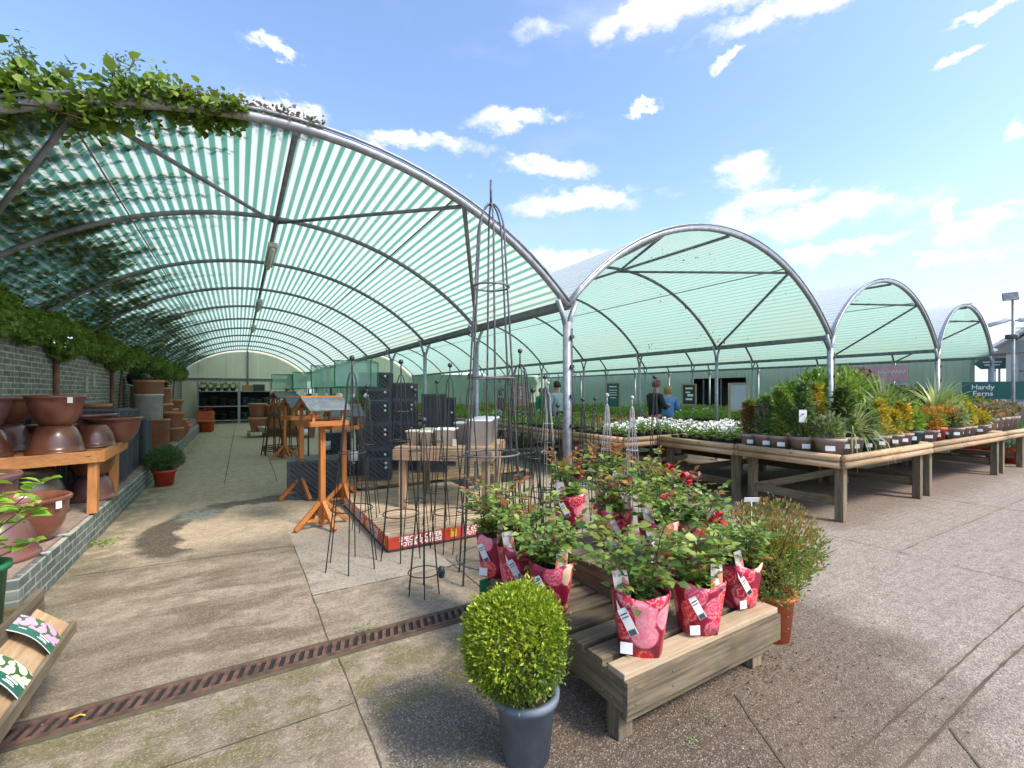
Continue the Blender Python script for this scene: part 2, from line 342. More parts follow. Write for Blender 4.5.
# brick
def brick(name, c1, c2, mo, rotz=False, sc=1.0, bw=.225, bh=.075):
    m, nt, b = newmat(name); b.inputs['Roughness'].default_value = .85
    t = nt.nodes.new('ShaderNodeTexCoord'); sp = nt.nodes.new('ShaderNodeSeparateXYZ'); nt.links.new(t.outputs['Object'], sp.inputs[0])
    cb = nt.nodes.new('ShaderNodeCombineXYZ'); nt.links.new(sp.outputs[1], cb.inputs[0]); nt.links.new(sp.outputs[2], cb.inputs[1])
    if rotz: nt.links.new(sp.outputs[0], cb.inputs[1])
    br = nt.nodes.new('ShaderNodeTexBrick'); br.inputs['Scale'].default_value = sc; br.inputs['Brick Width'].default_value = bw; br.inputs['Row Height'].default_value = bh
    br.inputs['Mortar Size'].default_value = .008; br.inputs['Mortar Smooth'].default_value = .2; br.inputs['Bias'].default_value = -.1
    br.inputs['Color1'].default_value = (*c1, 1); br.inputs['Color2'].default_value = (*c2, 1); br.inputs['Mortar'].default_value = (*mo, 1)
    nz = nt.nodes.new('ShaderNodeTexNoise'); nz.inputs['Scale'].default_value = 3; nt.links.new(cb.outputs[0], nz.inputs['Vector'])
    ad = nt.nodes.new('ShaderNodeVectorMath'); ad.operation = 'MULTIPLY_ADD'; nt.links.new(nz.outputs['Color'], ad.inputs[0]); ad.inputs[1].default_value = (.014,) * 3; nt.links.new(cb.outputs[0], ad.inputs[2])
    nt.links.new(ad.outputs[0], br.inputs['Vector'])
    n1 = noise(nt, cb.outputs[0], 9, 5); n2 = noise(nt, cb.outputs[0], 1.1, 4)
    c = mixc(nt, mth(nt, 'MULTIPLY', sstep(nt, n1, .35, .7), .5), br.outputs['Color'], tuple(x * .45 for x in c1))
    c = mixc(nt, mth(nt, 'MULTIPLY', sstep(nt, n2, .5, .7), .35), c, (.12, .15, .08))
    nt.links.new(c, b.inputs['Base Color'])
    h = mth(nt, 'MULTIPLY_ADD', n1, .3, mth(nt, 'SUBTRACT', 1, br.outputs['Fac'])); bump(nt, b, h, .8, .008); setm(name, m)
brick('brick_wall', (.16, .165, .145), (.28, .27, .23), (.58, .57, .5))
brick('brick_kerb', (.09, .12, .11), (.18, .21, .19), (.42, .43, .38))
brick('brick_top', (.34, .24, .2), (.28, .2, .17), (.3, .27, .23), True)
# profiled metal shed wall, ribs as bump on Y
def ribwall(name, c1, c2, step=.2, axis=1):
    m, nt, b = newmat(name); b.inputs['Roughness'].default_value = .55
    t = nt.nodes.new('ShaderNodeTexCoord'); sp = nt.nodes.new('ShaderNodeSeparateXYZ'); nt.links.new(t.outputs['Object'], sp.inputs[0])
    c = mixc(nt, sstep(nt, noise(nt, t.outputs['Object'], .7, 4), .35, .7), c1, c2); nt.links.new(c, b.inputs['Base Color'])
    w = mth(nt, 'SINE', mth(nt, 'MULTIPLY', sp.outputs[axis], 2 * PI / step)); bump(nt, b, sstep(nt, w, .6, .9), .8, .02); setm(name, m)
ribwall('green_clad', (.42, .56, .4), (.35, .49, .34)); ribwall('cream_sheet', (.82, .82, .64), (.74, .74, .56), 1.2, 0)
ribwall('grey_clad', (.62, .62, .6), (.52, .52, .5), .3)
# rose print sleeve: overlapping blooms in crimson, pink and peach
def rose_print():
    m, nt, b = newmat('rose_print'); b.inputs['Roughness'].default_value = .35
    co = coord(nt, 'Object'); vo = nt.nodes.new('ShaderNodeTexVoronoi'); vo.inputs['Scale'].default_value = 11
    a = nt.nodes.new('ShaderNodeVectorMath'); a.operation = 'ADD'; nt.links.new(co, a.inputs[0])
    k = nt.nodes.new('ShaderNodeCombineXYZ'); rv = mth(nt, 'MULTIPLY', rnd_obj(nt), 19.0)
    for i in range(3): nt.links.new(rv, k.inputs[i])
    nt.links.new(k.outputs[0], a.inputs[1]); co = a.outputs[0]; nt.links.new(co, vo.inputs['Vector'])
    sp = nt.nodes.new('ShaderNodeSeparateColor'); nt.links.new(vo.outputs['Color'], sp.inputs[0])
    base = ramp(nt, sp.outputs[0], [(0, (.6, .01, .05)), (.28, (.85, .22, .3)), (.42, (.75, .02, .04)), (.6, (.5, .005, .04)), (.72, (.85, .55, .38)), (.84, (.7, .06, .14))], 'CONSTANT')
    ring = mth(nt, 'SINE', mth(nt, 'MULTIPLY_ADD', vo.outputs['Distance'], 26, mth(nt, 'MULTIPLY', noise(nt, co, 30, 4, .7), 26)))
    c = mixc(nt, mth(nt, 'MULTIPLY', sstep(nt, ring, .0, .9), .5), base, (.9, .5, .45))
    c = mixc(nt, sstep(nt, vo.outputs['Distance'], .5, .62), c, (.28, .01, .04))
    nt.links.new(c, b.inputs['Base Color']); setm('rose_print', m)
rose_print()
def flower_card(name, bg, fc, low):
    """plant picture card: blooms above a green caption band; generated z = up the card"""
    m, nt, b = newmat(name); b.inputs['Roughness'].default_value = .35
    g = coord(nt, 'Generated'); vo = nt.nodes.new('ShaderNodeTexVoronoi'); vo.inputs['Scale'].default_value = 4.2; nt.links.new(g, vo.inputs['Vector'])
    sp = nt.nodes.new('ShaderNodeSeparateXYZ'); nt.links.new(g, sp.inputs[0])
    ring = mth(nt, 'SINE', mth(nt, 'MULTIPLY', vo.outputs['Distance'], 32))
    fl = mixc(nt, mth(nt, 'MULTIPLY', sstep(nt, ring, -.3, .9), .4), fc, tuple(min(1, x * .55) for x in fc))
    c = mixc(nt, sstep(nt, vo.outputs['Distance'], .5, .6), fl, bg)
    c = mixc(nt, mth(nt, 'LESS_THAN', sp.outputs[1], low), c, (.025, .13, .085))
    nt.links.new(c, b.inputs['Base Color']); setm(name, m)
flower_card('card_pink', (.06, .14, .04), (.75, .42, .6), .42); flower_card('card_cream', (.05, .12, .04), (.82, .8, .55), .42)
def tag_card():
    m, nt, b = newmat('rose_card'); b.inputs['Roughness'].default_value = .35
    g = coord(nt, 'Generated'); vo = nt.nodes.new('ShaderNodeTexVoronoi'); vo.inputs['Scale'].default_value = 2.6; nt.links.new(g, vo.inputs['Vector'])
    ring = mth(nt, 'SINE', mth(nt, 'MULTIPLY_ADD', vo.outputs['Distance'], 30, mth(nt, 'MULTIPLY', rnd_obj(nt), 5)))
    sc = nt.nodes.new('ShaderNodeSeparateColor'); nt.links.new(vo.outputs['Color'], sc.inputs[0])
    fl = ramp(nt, sc.outputs[0], [(0, (.8, .3, .15)), (.4, (.82, .6, .35)), (.7, (.75, .2, .25))], 'CONSTANT')
    c = mixc(nt, mth(nt, 'MULTIPLY', sstep(nt, ring, 0, .9), .5), fl, (.6, .1, .08)); c = mixc(nt, sstep(nt, vo.outputs['Distance'], .42, .5), c, (.75, .72, .66))
    nt.links.new(c, b.inputs['Base Color']); setm('rose_card', m)
tag_card()
# ================================================================ ground
def ground_mat():
    m, nt, b = newmat('ground')
    ge = nt.nodes.new('ShaderNodeNewGeometry').outputs['Position']; sp = nt.nodes.new('ShaderNodeSeparateXYZ'); nt.links.new(ge, sp.inputs[0]); X, Y = sp.outputs[0], sp.outputs[1]
    wob = mth(nt, 'SUBTRACT', noise(nt, ge, 2.2, 5, .6), .5); wob2 = mth(nt, 'SUBTRACT', noise(nt, ge, .8, 4, .6), .5)
    def reg(v, a, b_, w=.12, k=.5):
        vv = mth(nt, 'MULTIPLY_ADD', wob, k, v); return mth(nt, 'MULTIPLY', sstep(nt, vv, a - w, a + w), mth(nt, 'SUBTRACT', 1, sstep(nt, vv, b_ - w, b_ + w)))
    fine = noise(nt, ge, 55, 4, .7); med = noise(nt, ge, 7, 6, .65); big = noise(nt, ge, .55, 5, .6, .5)
    vo = nt.nodes.new('ShaderNodeTexVoronoi'); vo.inputs['Scale'].default_value = 150; nt.links.new(ge, vo.inputs['Vector'])
    sc = nt.nodes.new('ShaderNodeSeparateColor'); nt.links.new(vo.outputs['Color'], sc.inputs[0])
    con = mixc(nt, sstep(nt, med, .3, .7), (.4, .33, .245), (.23, .18, .125))
    con = mixc(nt, mth(nt, 'MULTIPLY', sstep(nt, big, .45, .65), .7), con, (.15, .12, .085))
    # right yard: exposed aggregate
    agg = ramp(nt, sc.outputs[0], [(0, (.17, .14, .11)), (.35, (.28, .235, .19)), (.7, (.37, .315, .26)), (.93, (.5, .44, .37))])
    agg = mixc(nt, mth(nt, 'MULTIPLY', sstep(nt, med, .4, .75), .55), agg, (.16, .12, .095))
    right = sstep(nt, mth(nt, 'MULTIPLY_ADD', wob2, .3, mth(nt, 'ADD', X, mth(nt, 'MULTIPLY', Y, -.15))), 2.2, 3.0)
    c = mixc(nt, right, con, agg)
    # pale slab at the drain's far side, right of the long joint
    pale = mth(nt, 'MULTIPLY', reg(X, .5, 1.72, .01, .02), reg(Y, 3.87, 6.5, .01, .02)); c = mixc(nt, mth(nt, 'MULTIPLY', pale, .7), c, (.42, .38, .32))
    farp = mth(nt, 'MULTIPLY', sstep(nt, mth(nt, 'MULTIPLY_ADD', wob2, .9, Y), 5.4, 6.0), mth(nt, 'SUBTRACT', 1, sstep(nt, X, 3.5, 5))); c = mixc(nt, mth(nt, 'MULTIPLY', farp, .75), c, mixc(nt, sstep(nt, med, .3, .7), (.62, .49, .35), (.48, .37, .255)))
    # damp brown streaks, running across the aisle
    mp = nt.nodes.new('ShaderNodeMapping'); mp.inputs['Scale'].default_value = (.7, 2.3, 1); mp.inputs['Rotation'].default_value = (0, 0, R(14)); nt.links.new(ge, mp.inputs[0])
    st = sstep(nt, noise(nt, mp.outputs[0], 1.5, 5, .6, .4), .44, .62); near = mth(nt, 'MULTIPLY', reg(Y, 3.1, 5.3, .25, .6), mth(nt, 'SUBTRACT', 1, sstep(nt, X, .3, .9)))
    c = mixc(nt, mth(nt, 'MULTIPLY', mth(nt, 'MULTIPLY', st, near), .8), c, (.13, .095, .06))
    # dark repaired asphalt round the box ball and under the staging
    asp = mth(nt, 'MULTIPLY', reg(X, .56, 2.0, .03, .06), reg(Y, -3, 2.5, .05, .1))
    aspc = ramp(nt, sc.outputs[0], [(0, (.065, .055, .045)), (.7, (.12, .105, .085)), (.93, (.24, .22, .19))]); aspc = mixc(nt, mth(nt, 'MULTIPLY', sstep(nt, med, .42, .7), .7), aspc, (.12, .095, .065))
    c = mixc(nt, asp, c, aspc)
    # wet brown earth washed from the roses
    ex = mth(nt, 'SUBTRACT', X, 2.5); ey = mth(nt, 'SUBTRACT', Y, 1.75)
    rr = mth(nt, 'SQRT', mth(nt, 'ADD', mth(nt, 'MULTIPLY', mth(nt, 'MULTIPLY', ex, ex), .5), mth(nt, 'MULTIPLY', mth(nt, 'MULTIPLY', ey, ey), .8)))
    ea = mth(nt, 'SUBTRACT', 1, sstep(nt, mth(nt, 'MULTIPLY_ADD', wob, .9, rr), .7, 1.2))
    c = mixc(nt, mth(nt, 'MULTIPLY', ea, .8), c, mixc(nt, sc.outputs[1], (.05, .032, .02), (.15, .1, .07)))
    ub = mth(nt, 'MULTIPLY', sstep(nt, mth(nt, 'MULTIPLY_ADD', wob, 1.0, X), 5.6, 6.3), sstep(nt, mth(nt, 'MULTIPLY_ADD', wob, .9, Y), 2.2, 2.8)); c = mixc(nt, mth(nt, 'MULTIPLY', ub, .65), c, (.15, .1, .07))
    # moss near the drain's near side and at the kerb
    mo = mth(nt, 'MULTIPLY', mth(nt, 'MULTIPLY', reg(Y, 2.2, 3.05, .15, .5), mth(nt, 'SUBTRACT', 1, sstep(nt, X, 1.3, 1.9))), sstep(nt, noise(nt, ge, 4, 5, .7), .42, .6))
    c = mixc(nt, mth(nt, 'MULTIPLY', mo, .75), c, (.14, .13, .04))
    kb = mth(nt, 'MULTIPLY', mth(nt, 'SUBTRACT', 1, sstep(nt, mth(nt, 'MULTIPLY_ADD', wob, .5, X), -1.2, -.75)), sstep(nt, noise(nt, ge, 5, 4), .35, .6)); c = mixc(nt, mth(nt, 'MULTIPLY', kb, .6), c, (.1, .1, .05))
    # dark wet margin of the worn patch in the aisle, with a bluish repair in it
    px = mth(nt, 'SUBTRACT', X, .35); py = mth(nt, 'MULTIPLY', mth(nt, 'SUBTRACT', Y, 6.35), .85)
    pr = mth(nt, 'MULTIPLY_ADD', wob, .55, mth(nt, 'SQRT', mth(nt, 'ADD', mth(nt, 'MULTIPLY', px, px), mth(nt, 'MULTIPLY', py, py))))
    bandm = mth(nt, 'MULTIPLY', mth(nt, 'MULTIPLY', sstep(nt, pr, .93, 1.0), mth(nt, 'SUBTRACT', 1, sstep(nt, pr, 1.24, 1.36))), sstep(nt, mth(nt, 'SUBTRACT', py, mth(nt, 'MULTIPLY', px, .8)), -.15, .1))
    c = mixc(nt, mth(nt, 'MULTIPLY', bandm, .93), c, (.05, .042, .03))
    qx = mth(nt, 'MULTIPLY', mth(nt, 'SUBTRACT', X, -.42), 2.4); qy = mth(nt, 'MULTIPLY', mth(nt, 'SUBTRACT', Y, 7.2), 1.7)
    qr = mth(nt, 'MULTIPLY_ADD', wob, .9, mth(nt, 'SQRT', mth(nt, 'ADD', mth(nt, 'MULTIPLY', qx, qx), mth(nt, 'MULTIPLY', qy, qy)))); c = mixc(nt, mth(nt, 'SUBTRACT', 1, sstep(nt, qr, .4, .8)), c, mixc(nt, sstep(nt, noise(nt, ge, 16, 5, .7), .4, .6), (.3, .34, .29), (.13, .14, .11)))
    wr = nt.nodes.new('ShaderNodeTexWave'); wr.inputs['Scale'].default_value = 4.2; wr.inputs['Distortion'].default_value = 2; wr.inputs['Detail'].default_value = 3; nt.links.new(ge, wr.inputs['Vector']); wr.bands_direction = 'Y'
    # grit
    c = mixc(nt, mth(nt, 'MULTIPLY', sstep(nt, noise(nt, ge, 19, 6, .75), .5, .6), .35), c, (.13, .095, .06))
    c = mixc(nt, mth(nt, 'MULTIPLY', sstep(nt, sc.outputs[2], .8, .9), .35), c, (.5, .43, .35))
    c = mixc(nt, mth(nt, 'MULTIPLY', sstep(nt, fine, .4, .62), .55), c, mixc(nt, .55, c, (.06, .045, .03)))
    sp2 = nt.nodes.new('ShaderNodeTexVoronoi'); sp2.inputs['Scale'].default_value = 14; nt.links.new(ge, sp2.inputs['Vector'])
    c = mixc(nt, mth(nt, 'MULTIPLY', mth(nt, 'LESS_THAN', sp2.outputs['Distance'], .085), .75), c, (.09, .06, .035))
    sp3 = nt.nodes.new('ShaderNodeTexVoronoi'); sp3.inputs['Scale'].default_value = 26; nt.links.new(ge, sp3.inputs['Vector'])
    c = mixc(nt, mth(nt, 'MULTIPLY', mth(nt, 'LESS_THAN', sp3.outputs['Distance'], .1), mth(nt, 'MULTIPLY_ADD', asp, .5, .3)), c, (.55, .5, .42))
    nt.links.new(c, b.inputs['Base Color'])
    ro = mth(nt, 'MULTIPLY_ADD', mth(nt, 'MAXIMUM', asp, bandm), -.2, mth(nt, 'MULTIPLY_ADD', med, .3, .68)); nt.links.new(ro, b.inputs['Roughness'])
    h = mth(nt, 'ADD', mth(nt, 'MULTIPLY', vo.outputs['Distance'], .5), mth(nt, 'MULTIPLY_ADD', fine, .5, mth(nt, 'MULTIPLY', wr.outputs['Fac'], .25))); bump(nt, b, h, .8, .008)
    setm('ground', m)
ground_mat()
g = MB(); g.add([(-400, -400, 0), (400, -400, 0), (400, 400, 0), (-400, 400, 0)], [(0, 1, 2, 3)]); struct('ground', g, 'ground')
# expansion joints: jagged dark seams with moss
setm('joint', mat('joint', (.07, .055, .04), (.1, .09, .05), 6, .95))
def joint(x0, y0, x1, y1, w=.0045, jit=.003):
    mb = MB(); n = max(3, int(math.hypot(x1 - x0, y1 - y0) / .08)); dx, dy = x1 - x0, y1 - y0; l = math.hypot(dx, dy); nx, ny = -dy / l, dx / l; V = []
    dr = 0
    for i in range(n + 1):
        t = i / n; dr = dr * .8 + random.uniform(-jit, jit); w1 = w * random.uniform(.25, 1.1)
        V += [(x0 + dx * t + nx * (dr + w1), y0 + dy * t + ny * (dr + w1), .004), (x0 + dx * t + nx * (dr - w1), y0 + dy * t + ny * (dr - w1), .004)]
    mb.add(V, [(2 * i, 2 * i + 1, 2 * i + 3, 2 * i + 2) for i in range(n)]); struct('ground_joint', mb, 'joint')
for a in [(.5, 3.1, .5, 5.25), (.52, -1, .52, 2.9), (-1.25, 5.35, .5, 5.22), (.5, 3.87, 4.2, 3.87), (1.71, 3.1, 1.71, 4.5), (-1.5, 2.42, .52, 2.42),
          (5.65, -3, 5.65, 2.7), (1.9, .94, 9, .93, .006), (2.0, .80, 9, .78, .008), (-.2, 9.3, -.1, 27, .01), (.6, 9.2, .65, 13, .01), (-1.2, 11.5, 1.5, 11.5, .009), (-1.2, 14.6, 1.5, 14.6, .009), (5.65, 1.9, 14, 1.85, .005),
          (2.0, .1, 2.9, .78, .006), (1.9, .9, 2.25, 1.45, .006), (9, -3, 9, 2.6, .009)]: joint(*a)
# ================================================================ drain
dr = thing('drain_channel', 'long rusty iron drain grating with slots, set in the concrete', 'drain', (0, 3.0, 0))
setm('leaf_ivyr', leafmat('leaf_ivyr', [(.05, .08, .025), (.1, .15, .04), (.14, .18, .06)], trans=.6))
setm('rust', mat('rust', (.15, .08, .055), (.07, .04, .03), 18, .85, .3)); mb = MB(); fr = MB()
mb.box((1, -.068, .007), (6.2, .022, .012)); mb.box((1, .068, .007), (6.2, .022, .012)); part('grating_edge', mb, 'rust', dr)
mb = MB()
x = -2.0
while x < 4.0: mb.bar((x, -.058, .009), (x + .03, .058, .009), .024, .009); x += .052
part('grating', mb, 'rust', dr); fr.box((1, 0, .002), (6.2, .116, .003)); part('gutter_bottom', fr, 'dark_void', dr)
fr = MB()
for s in (-1, 1): fr.box((1, s * .095, .003), (6.2, .032, .005))
part('frame', fr, 'joint', dr)
# ================================================================ canopies
EAVE = 2.63; Y0 = 4.29; ST = 2.4; NH = 11; YB = 28.4
BAYS = [(-2.5, 3.35, 3.87, 1), (3.35, 9.65, 4.06, 2), (9.65, 15.1, 4.03, 2), (15.1, 19.5, 3.98, 2)]
def arcz(bay, x):
    x0, x1, ap, _ = bay; c = (x0 + x1) / 2; a = (x1 - x0) / 2; h = ap - EAVE; Rr = (a * a + h * h) / (2 * h)
    return EAVE + h - Rr + math.sqrt(max(Rr * Rr - (x - c) ** 2, 0))
def arcs(bay, n):
    x0, x1, ap, _ = bay; c = (x0 + x1) / 2; a = (x1 - x0) / 2; h = ap - EAVE; Rr = (a * a + h * h) / (2 * h); th = math.asin(a / Rr)
    return [(c + Rr * math.sin(-th + 2 * th * i / n), EAVE + h - Rr + Rr * math.cos(-th + 2 * th * i / n), Rr * (2 * th * i / n)) for i in range(n + 1)]
LBL = ['large arched canopy with green and white striped roof, beside the brick wall', 'second arched canopy with pale green roof over the plant tables', 'third arched canopy with pale green roof, above the conifer bench', 'fourth and smallest looking arched canopy, next to the grey hut']
for bi, bay in enumerate(BAYS):
    x0, x1, ap, _ = bay; cx = (x0 + x1) / 2
    t = thing('arched_canopy', LBL[bi], 'canopy', (cx, Y0, 0), group='arched canopies in a row'); ox, oy = cx, Y0
    A = arcs(bay, 480); V = []; ys = [Y0 + .02] + [Y0 + ST * k for k in range(1, NH - 1)] + [YB]
    for y in ys:
        for i, (x, z, s) in enumerate(A):
            w = .007 * math.cos(s * 2 * PI / .095)
            V.append((x - ox, y - oy, z + .035 + w - (0.0 if abs(y - Y0) < .1 else .004)))
    n = len(A); Fc = [(j * n + i, j * n + i + 1, (j + 1) * n + i + 1, (j + 1) * n + i) for j in range(len(ys) - 1) for i in range(n - 1)]
    me = bpy.data.meshes.new('roof_sheet'); me.from_pydata(V, [], Fc); uv = me.uv_layers.new(name='UVMap'); vi = np.empty(len(me.loops), int); me.loops.foreach_get('vertex_index', vi)
    S_ = np.array([a[2] for a in A]); U = np.stack([S_[vi % n], np.array(ys)[vi // n]], 1); uv.data.foreach_set('uv', U.ravel().astype(np.float32)); me.polygons.foreach_set('use_smooth', [True] * len(me.polygons))
    link('roof_sheet', me, 'roof_striped' if bi == 0 else 'roof_green', t)
    B = arcs(bay, 28)
    for k in range(NH):
        y = ST * k; r = .042 if k == 0 else .03; mb = MB(); mb.tube([(x - ox, y, z) for x, z, s in B], r, 8); part('hoop', mb, 'galv' if k == 0 else 'dark_pipe', t)
    if True:
        mb = MB(); mb.tube([(x - ox, -.04, z + .05) for x, z, s in B], .014, 6); part('edge_strip', mb, 'galv', t)
    # ridge and purlins
    mb = MB(); mb.tube([(0, 0, ap - .05), (0, YB - Y0, ap - .05)], .026, 8); part('ridge_pipe', mb, 'dark_pipe', t)
    for q in (.25, .75):
        xx = x0 + (x1 - x0) * q; mb = MB(); mb.tube([(xx - ox, 0, arcz(bay, xx) - .03), (xx - ox, YB - Y0, arcz(bay, xx) - .03)], .009, 6); part('purlin', mb, 'dark_pipe', t)
    apx = (0, ST, ap - .06)
    for xx, e in ((cx - (x1 - x0) * .235, x0), (cx + (x1 - x0) * .27, x1)):
        p = (xx - ox, 0, arcz(bay, xx) - .03)
        mb = MB(); mb.tube([p, apx], .022, 8); part('brace', mb, 'dark_pipe', t)
        mb = MB(); mb.tube([p, (e - ox, ST, EAVE)], .024, 8); part('brace', mb, 'dark_pipe', t)
    # gutter beam at each valley and at both outer edges, posts under it
    def side(xe):
        mb = MB(); mb.box((xe - ox, (YB - Y0) / 2, EAVE - .03), (.13, YB - Y0, .012)); mb.box((xe - ox - .07, (YB - Y0) / 2, EAVE + .005), (.012, YB - Y0, .08)); mb.box((xe - ox + .07, (YB - Y0) / 2, EAVE + .005), (.012, YB - Y0, .08)); part('gutter', mb, 'dark_pipe', t)
        for k in range(NH):
            if bi == 0 and xe < 0: continue
            mb = MB(); y = ST * k; r = .055 if k == 0 else .038
            mb.tube([(xe - ox, y, 0), (xe - ox, y, EAVE - .2)], r, 10)
            for s in (-1, 1): mb.tube([(xe - ox, y, EAVE - .32), (xe - ox + s * .06, y, EAVE - .12), (xe - ox + s * .14, y, EAVE + .05)], r * .62, 7)
            mb.box((xe - ox, y, .01), (.2, .2, .02)); pp = part('post', mb, 'galv', t)
            if k == 0:
                c = MB(); c.tube([(xe - ox + .02, y - r - .012, .9), (xe - ox + .02, y - r - .012, 2.35)], .008, 6)
                for zz in (1.2, 1.55, 1.9, 2.25): c.box((xe - ox + .02, y - r - .008, zz), (.05, .035, .035))
                part('cable', c, 'black_plastic', pp)
    side(x1)
    if bi == 0: side(x0)
# tube lamps hung under the first ridge (not lit)
for k, y in enumerate((7.3, 11.9, 16.6)):
    t = thing('tube_lamp', ['unlit strip lamp under the striped roof ridge, the nearest and largest', 'unlit strip lamp under the ridge, middle one of three', 'unlit strip lamp under the ridge, farthest and smallest'][k], 'lamp', ((BAYS[0][0] + BAYS[0][1]) / 2, y, 3.72), group='strip lamps under the ridge')
    mb = MB(); mb.box((0, .6, -.03), (.12, 1.25, .07)); part('housing', mb, 'lamp_body', t, bevel=.01)
    mb = MB(); mb.tube([(0, 0, -.085), (0, 1.2, -.085)], .03, 10); part('diffuser', mb, 'white_paint', t)
# ================================================================ walls
w = thing('brick_wall', 'old grey brick boundary wall with ivy along its top', 'wall', (-2.55, 15, 0)); mb = MB(); mb.box((0, 0, 1.13), (.22, 27, 2.26)); part('brickwork', mb, 'brick_wall', w)
mb = MB(); mb.box((0, 0, 2.29), (.3, 27, .06)); part('coping', mb, 'brick_wall', w)
for y in (9.65, 13.3):
    mb = MB(); mb.tube([(.15, y - 15, .3), (.15, y - 15, 2.3)], .035, 8); part('downpipe', mb, mat('rusty_pipe', (.28, .13, .07), (.16, .08, .05), 9, .8), w)
for (y, z, s) in ((11.4, 1.75, .3), (11.9, 1.85, .25)):
    mb = MB(); mb.box((.125, y - 15, z), (.02, s * .5, s)); part('wall_plaque', mb, mat('plaque', (.45, .47, .4), (.3, .33, .28), 20, .8), w)
pl = thing('brick_plinth', 'low raised brick plinth along the wall, carrying the pots', 'plinth', (-1.9, 16.4, 0)); mb = MB(); mb.box((0, 0, .15), (1.18, 23.8, .3)); part('kerb_face', mb, 'brick_kerb', pl, bevel=.008)
mb = MB(); mb.box((-.01, 0, .312), (1.14, 23.78, .02)); part('paving', mb, 'brick_top', pl)
for yy in (-11.45, -10.9): mb = MB(); mb.bar((.3, yy, .327), (.62, yy + .06, .327), .035, .003); part('strap', mb, 'tape', pl)
# gable wall at the tunnel's end
gb = thing('gable_wall', 'cream sheeted gable wall closing the far end of the striped canopy', 'wall', (BAYS[0][0] + 3, YB + .1, 0)); mb = MB(); A = arcs(BAYS[0], 30); ox = BAYS[0][0] + 3
V = [(x - ox, 0, z) for x, z, s in A] + [(A[-1][0] - ox, 0, 0), (A[0][0] - ox, 0, 0)]; n = len(V); V += [(a, .06, c) for a, b_, c in V]
mb.add(V, [tuple(range(n)), tuple(range(2 * n - 1, n - 1, -1))] + [(i, i + n, (i + 1) % n + n, (i + 1) % n) for i in range(n)]); part('sheeting', mb, 'cream_sheet', gb)
mb = MB(); mb.box((-.1, -.05, EAVE - .35), (5.8, .08, .1)); part('cross_rail', mb, 'dark_pipe', gb); mb = MB(); mb.tube([(-.05, -.07, 0), (-.05, -.07, 3.8)], .045, 8); part('upright', mb, 'dark_pipe', gb)
A = arcs(BAYS[1], 30); g2_ = thing('gable_wall', 'cream sheeted gable wall behind the second canopy', 'wall', (6.5, YB + .1, 0)); mb = MB(); V = [(x - 6.5, 0, z) for x, z, s in A] + [(A[-1][0] - 6.5, 0, 2.2), (A[0][0] - 6.5, 0, 2.2)]; n = len(V); V += [(a, .06, c) for a, b_, c in V]
mb.add(V, [tuple(range(n)), tuple(range(2 * n - 1, n - 1, -1))] + [(i, i + n, (i + 1) % n + n, (i + 1) % n) for i in range(n)]); part('sheeting', mb, 'cream_sheet', g2_)
# green shed: long side wall plus its return behind the middle bays
sh = thing('green_shed', 'long green metal clad shed with a dark open doorway behind the tables', 'building', (20.7, 16, 0))
WX = 0; mb = MB(); zt = 2.78
for (a, b_, z0) in ((5.0, 12.8, 0), (15.9, 28.6, 0), (12.8, 15.9, 2.3)): mb.box((.1, (a + b_) / 2 - 16, (z0 + zt) / 2), (.2, b_ - a, zt - z0))
part('wall', mb, 'green_clad', sh); mb = MB(); mb.box((-8.4, 12.7, zt / 2), (17, .2, zt)); part('wall', mb, mat('green_back', (.34, .46, .34), (.26, .37, .27), 1.2, .7), sh)
mb = MB(); mb.box((.1, 0, zt + .05), (.34, 24, .12)); part('fascia', mb, 'dark_pipe', sh)
mb = MB(); mb.box((3.5, 0, zt + .5), (7.2, 24, .9), taper=.75); part('roof', mb, mat('shed_roof', (.55, .57, .55), (.45, .47, .45), 2, .7), sh)
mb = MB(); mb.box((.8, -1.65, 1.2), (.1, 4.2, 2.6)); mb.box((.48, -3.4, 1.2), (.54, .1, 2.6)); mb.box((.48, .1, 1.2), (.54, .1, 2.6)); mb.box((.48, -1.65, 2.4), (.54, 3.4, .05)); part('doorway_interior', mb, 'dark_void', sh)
for y in (-1.9, -.9):
    mb = MB(); mb.box((.0, y, 1.12), (.06, .05, 2.24)); part('door_frame', mb, 'dark_pipe', sh)
for y in (-10.9, -8.4, -5.6, 2.6, 6, 9.2):
    mb = MB(); mb.box((-.02, y, 1.39), (.05, .1, 2.7)); part('wall_post', mb, 'green_clad', sh)
# ---- grey hut on the right with flue
hu = thing('grey_hut', 'grey clad hut with a pitched roof at the right edge of the picture', 'building', (20.0, 2.3, 0))
mb = MB(); mb.box((1.5, 0, 1.5), (3, 3.6, 3.0)); P = [(0, -1.8, 3.0), (0, 1.8, 3.0), (0, 0, 4.3), (3, -1.8, 3.0), (3, 1.8, 3.0), (3, 0, 4.3)]; mb.add(P, [(0, 1, 2), (5, 4, 3), (0, 2, 5, 3), (2, 1, 4, 5)]); part('wall', mb, 'grey_clad', hu)
mb = MB(); mb.bar((1.4, -2.2, 2.86), (1.4, 0, 4.42), 3.5, .08, (0, -.58, .81)); mb.bar((1.4, 2.05, 2.97), (1.4, 0, 4.42), 3.5, .08, (0, .58, .81)); part('roof', mb, 'white_paint', hu)
mb = MB(); mb.box((-.08, 0, 2.95), (.06, 3.9, .35)); part('fascia', mb, 'clad', hu)
for y in (1.45, .9, .35, -.25, -.9): mb = MB(); mb.box((-.04, y, 1.4), (.07, .07, 2.7)); part('cladding_batten', mb, 'clad' if y != .9 else 'old_woodZ', hu)
mb = MB(); mb.box((-.02, 1.2, 1.05), (.05, .4, 2.1)); part('door', mb, 'old_woodZ', hu)
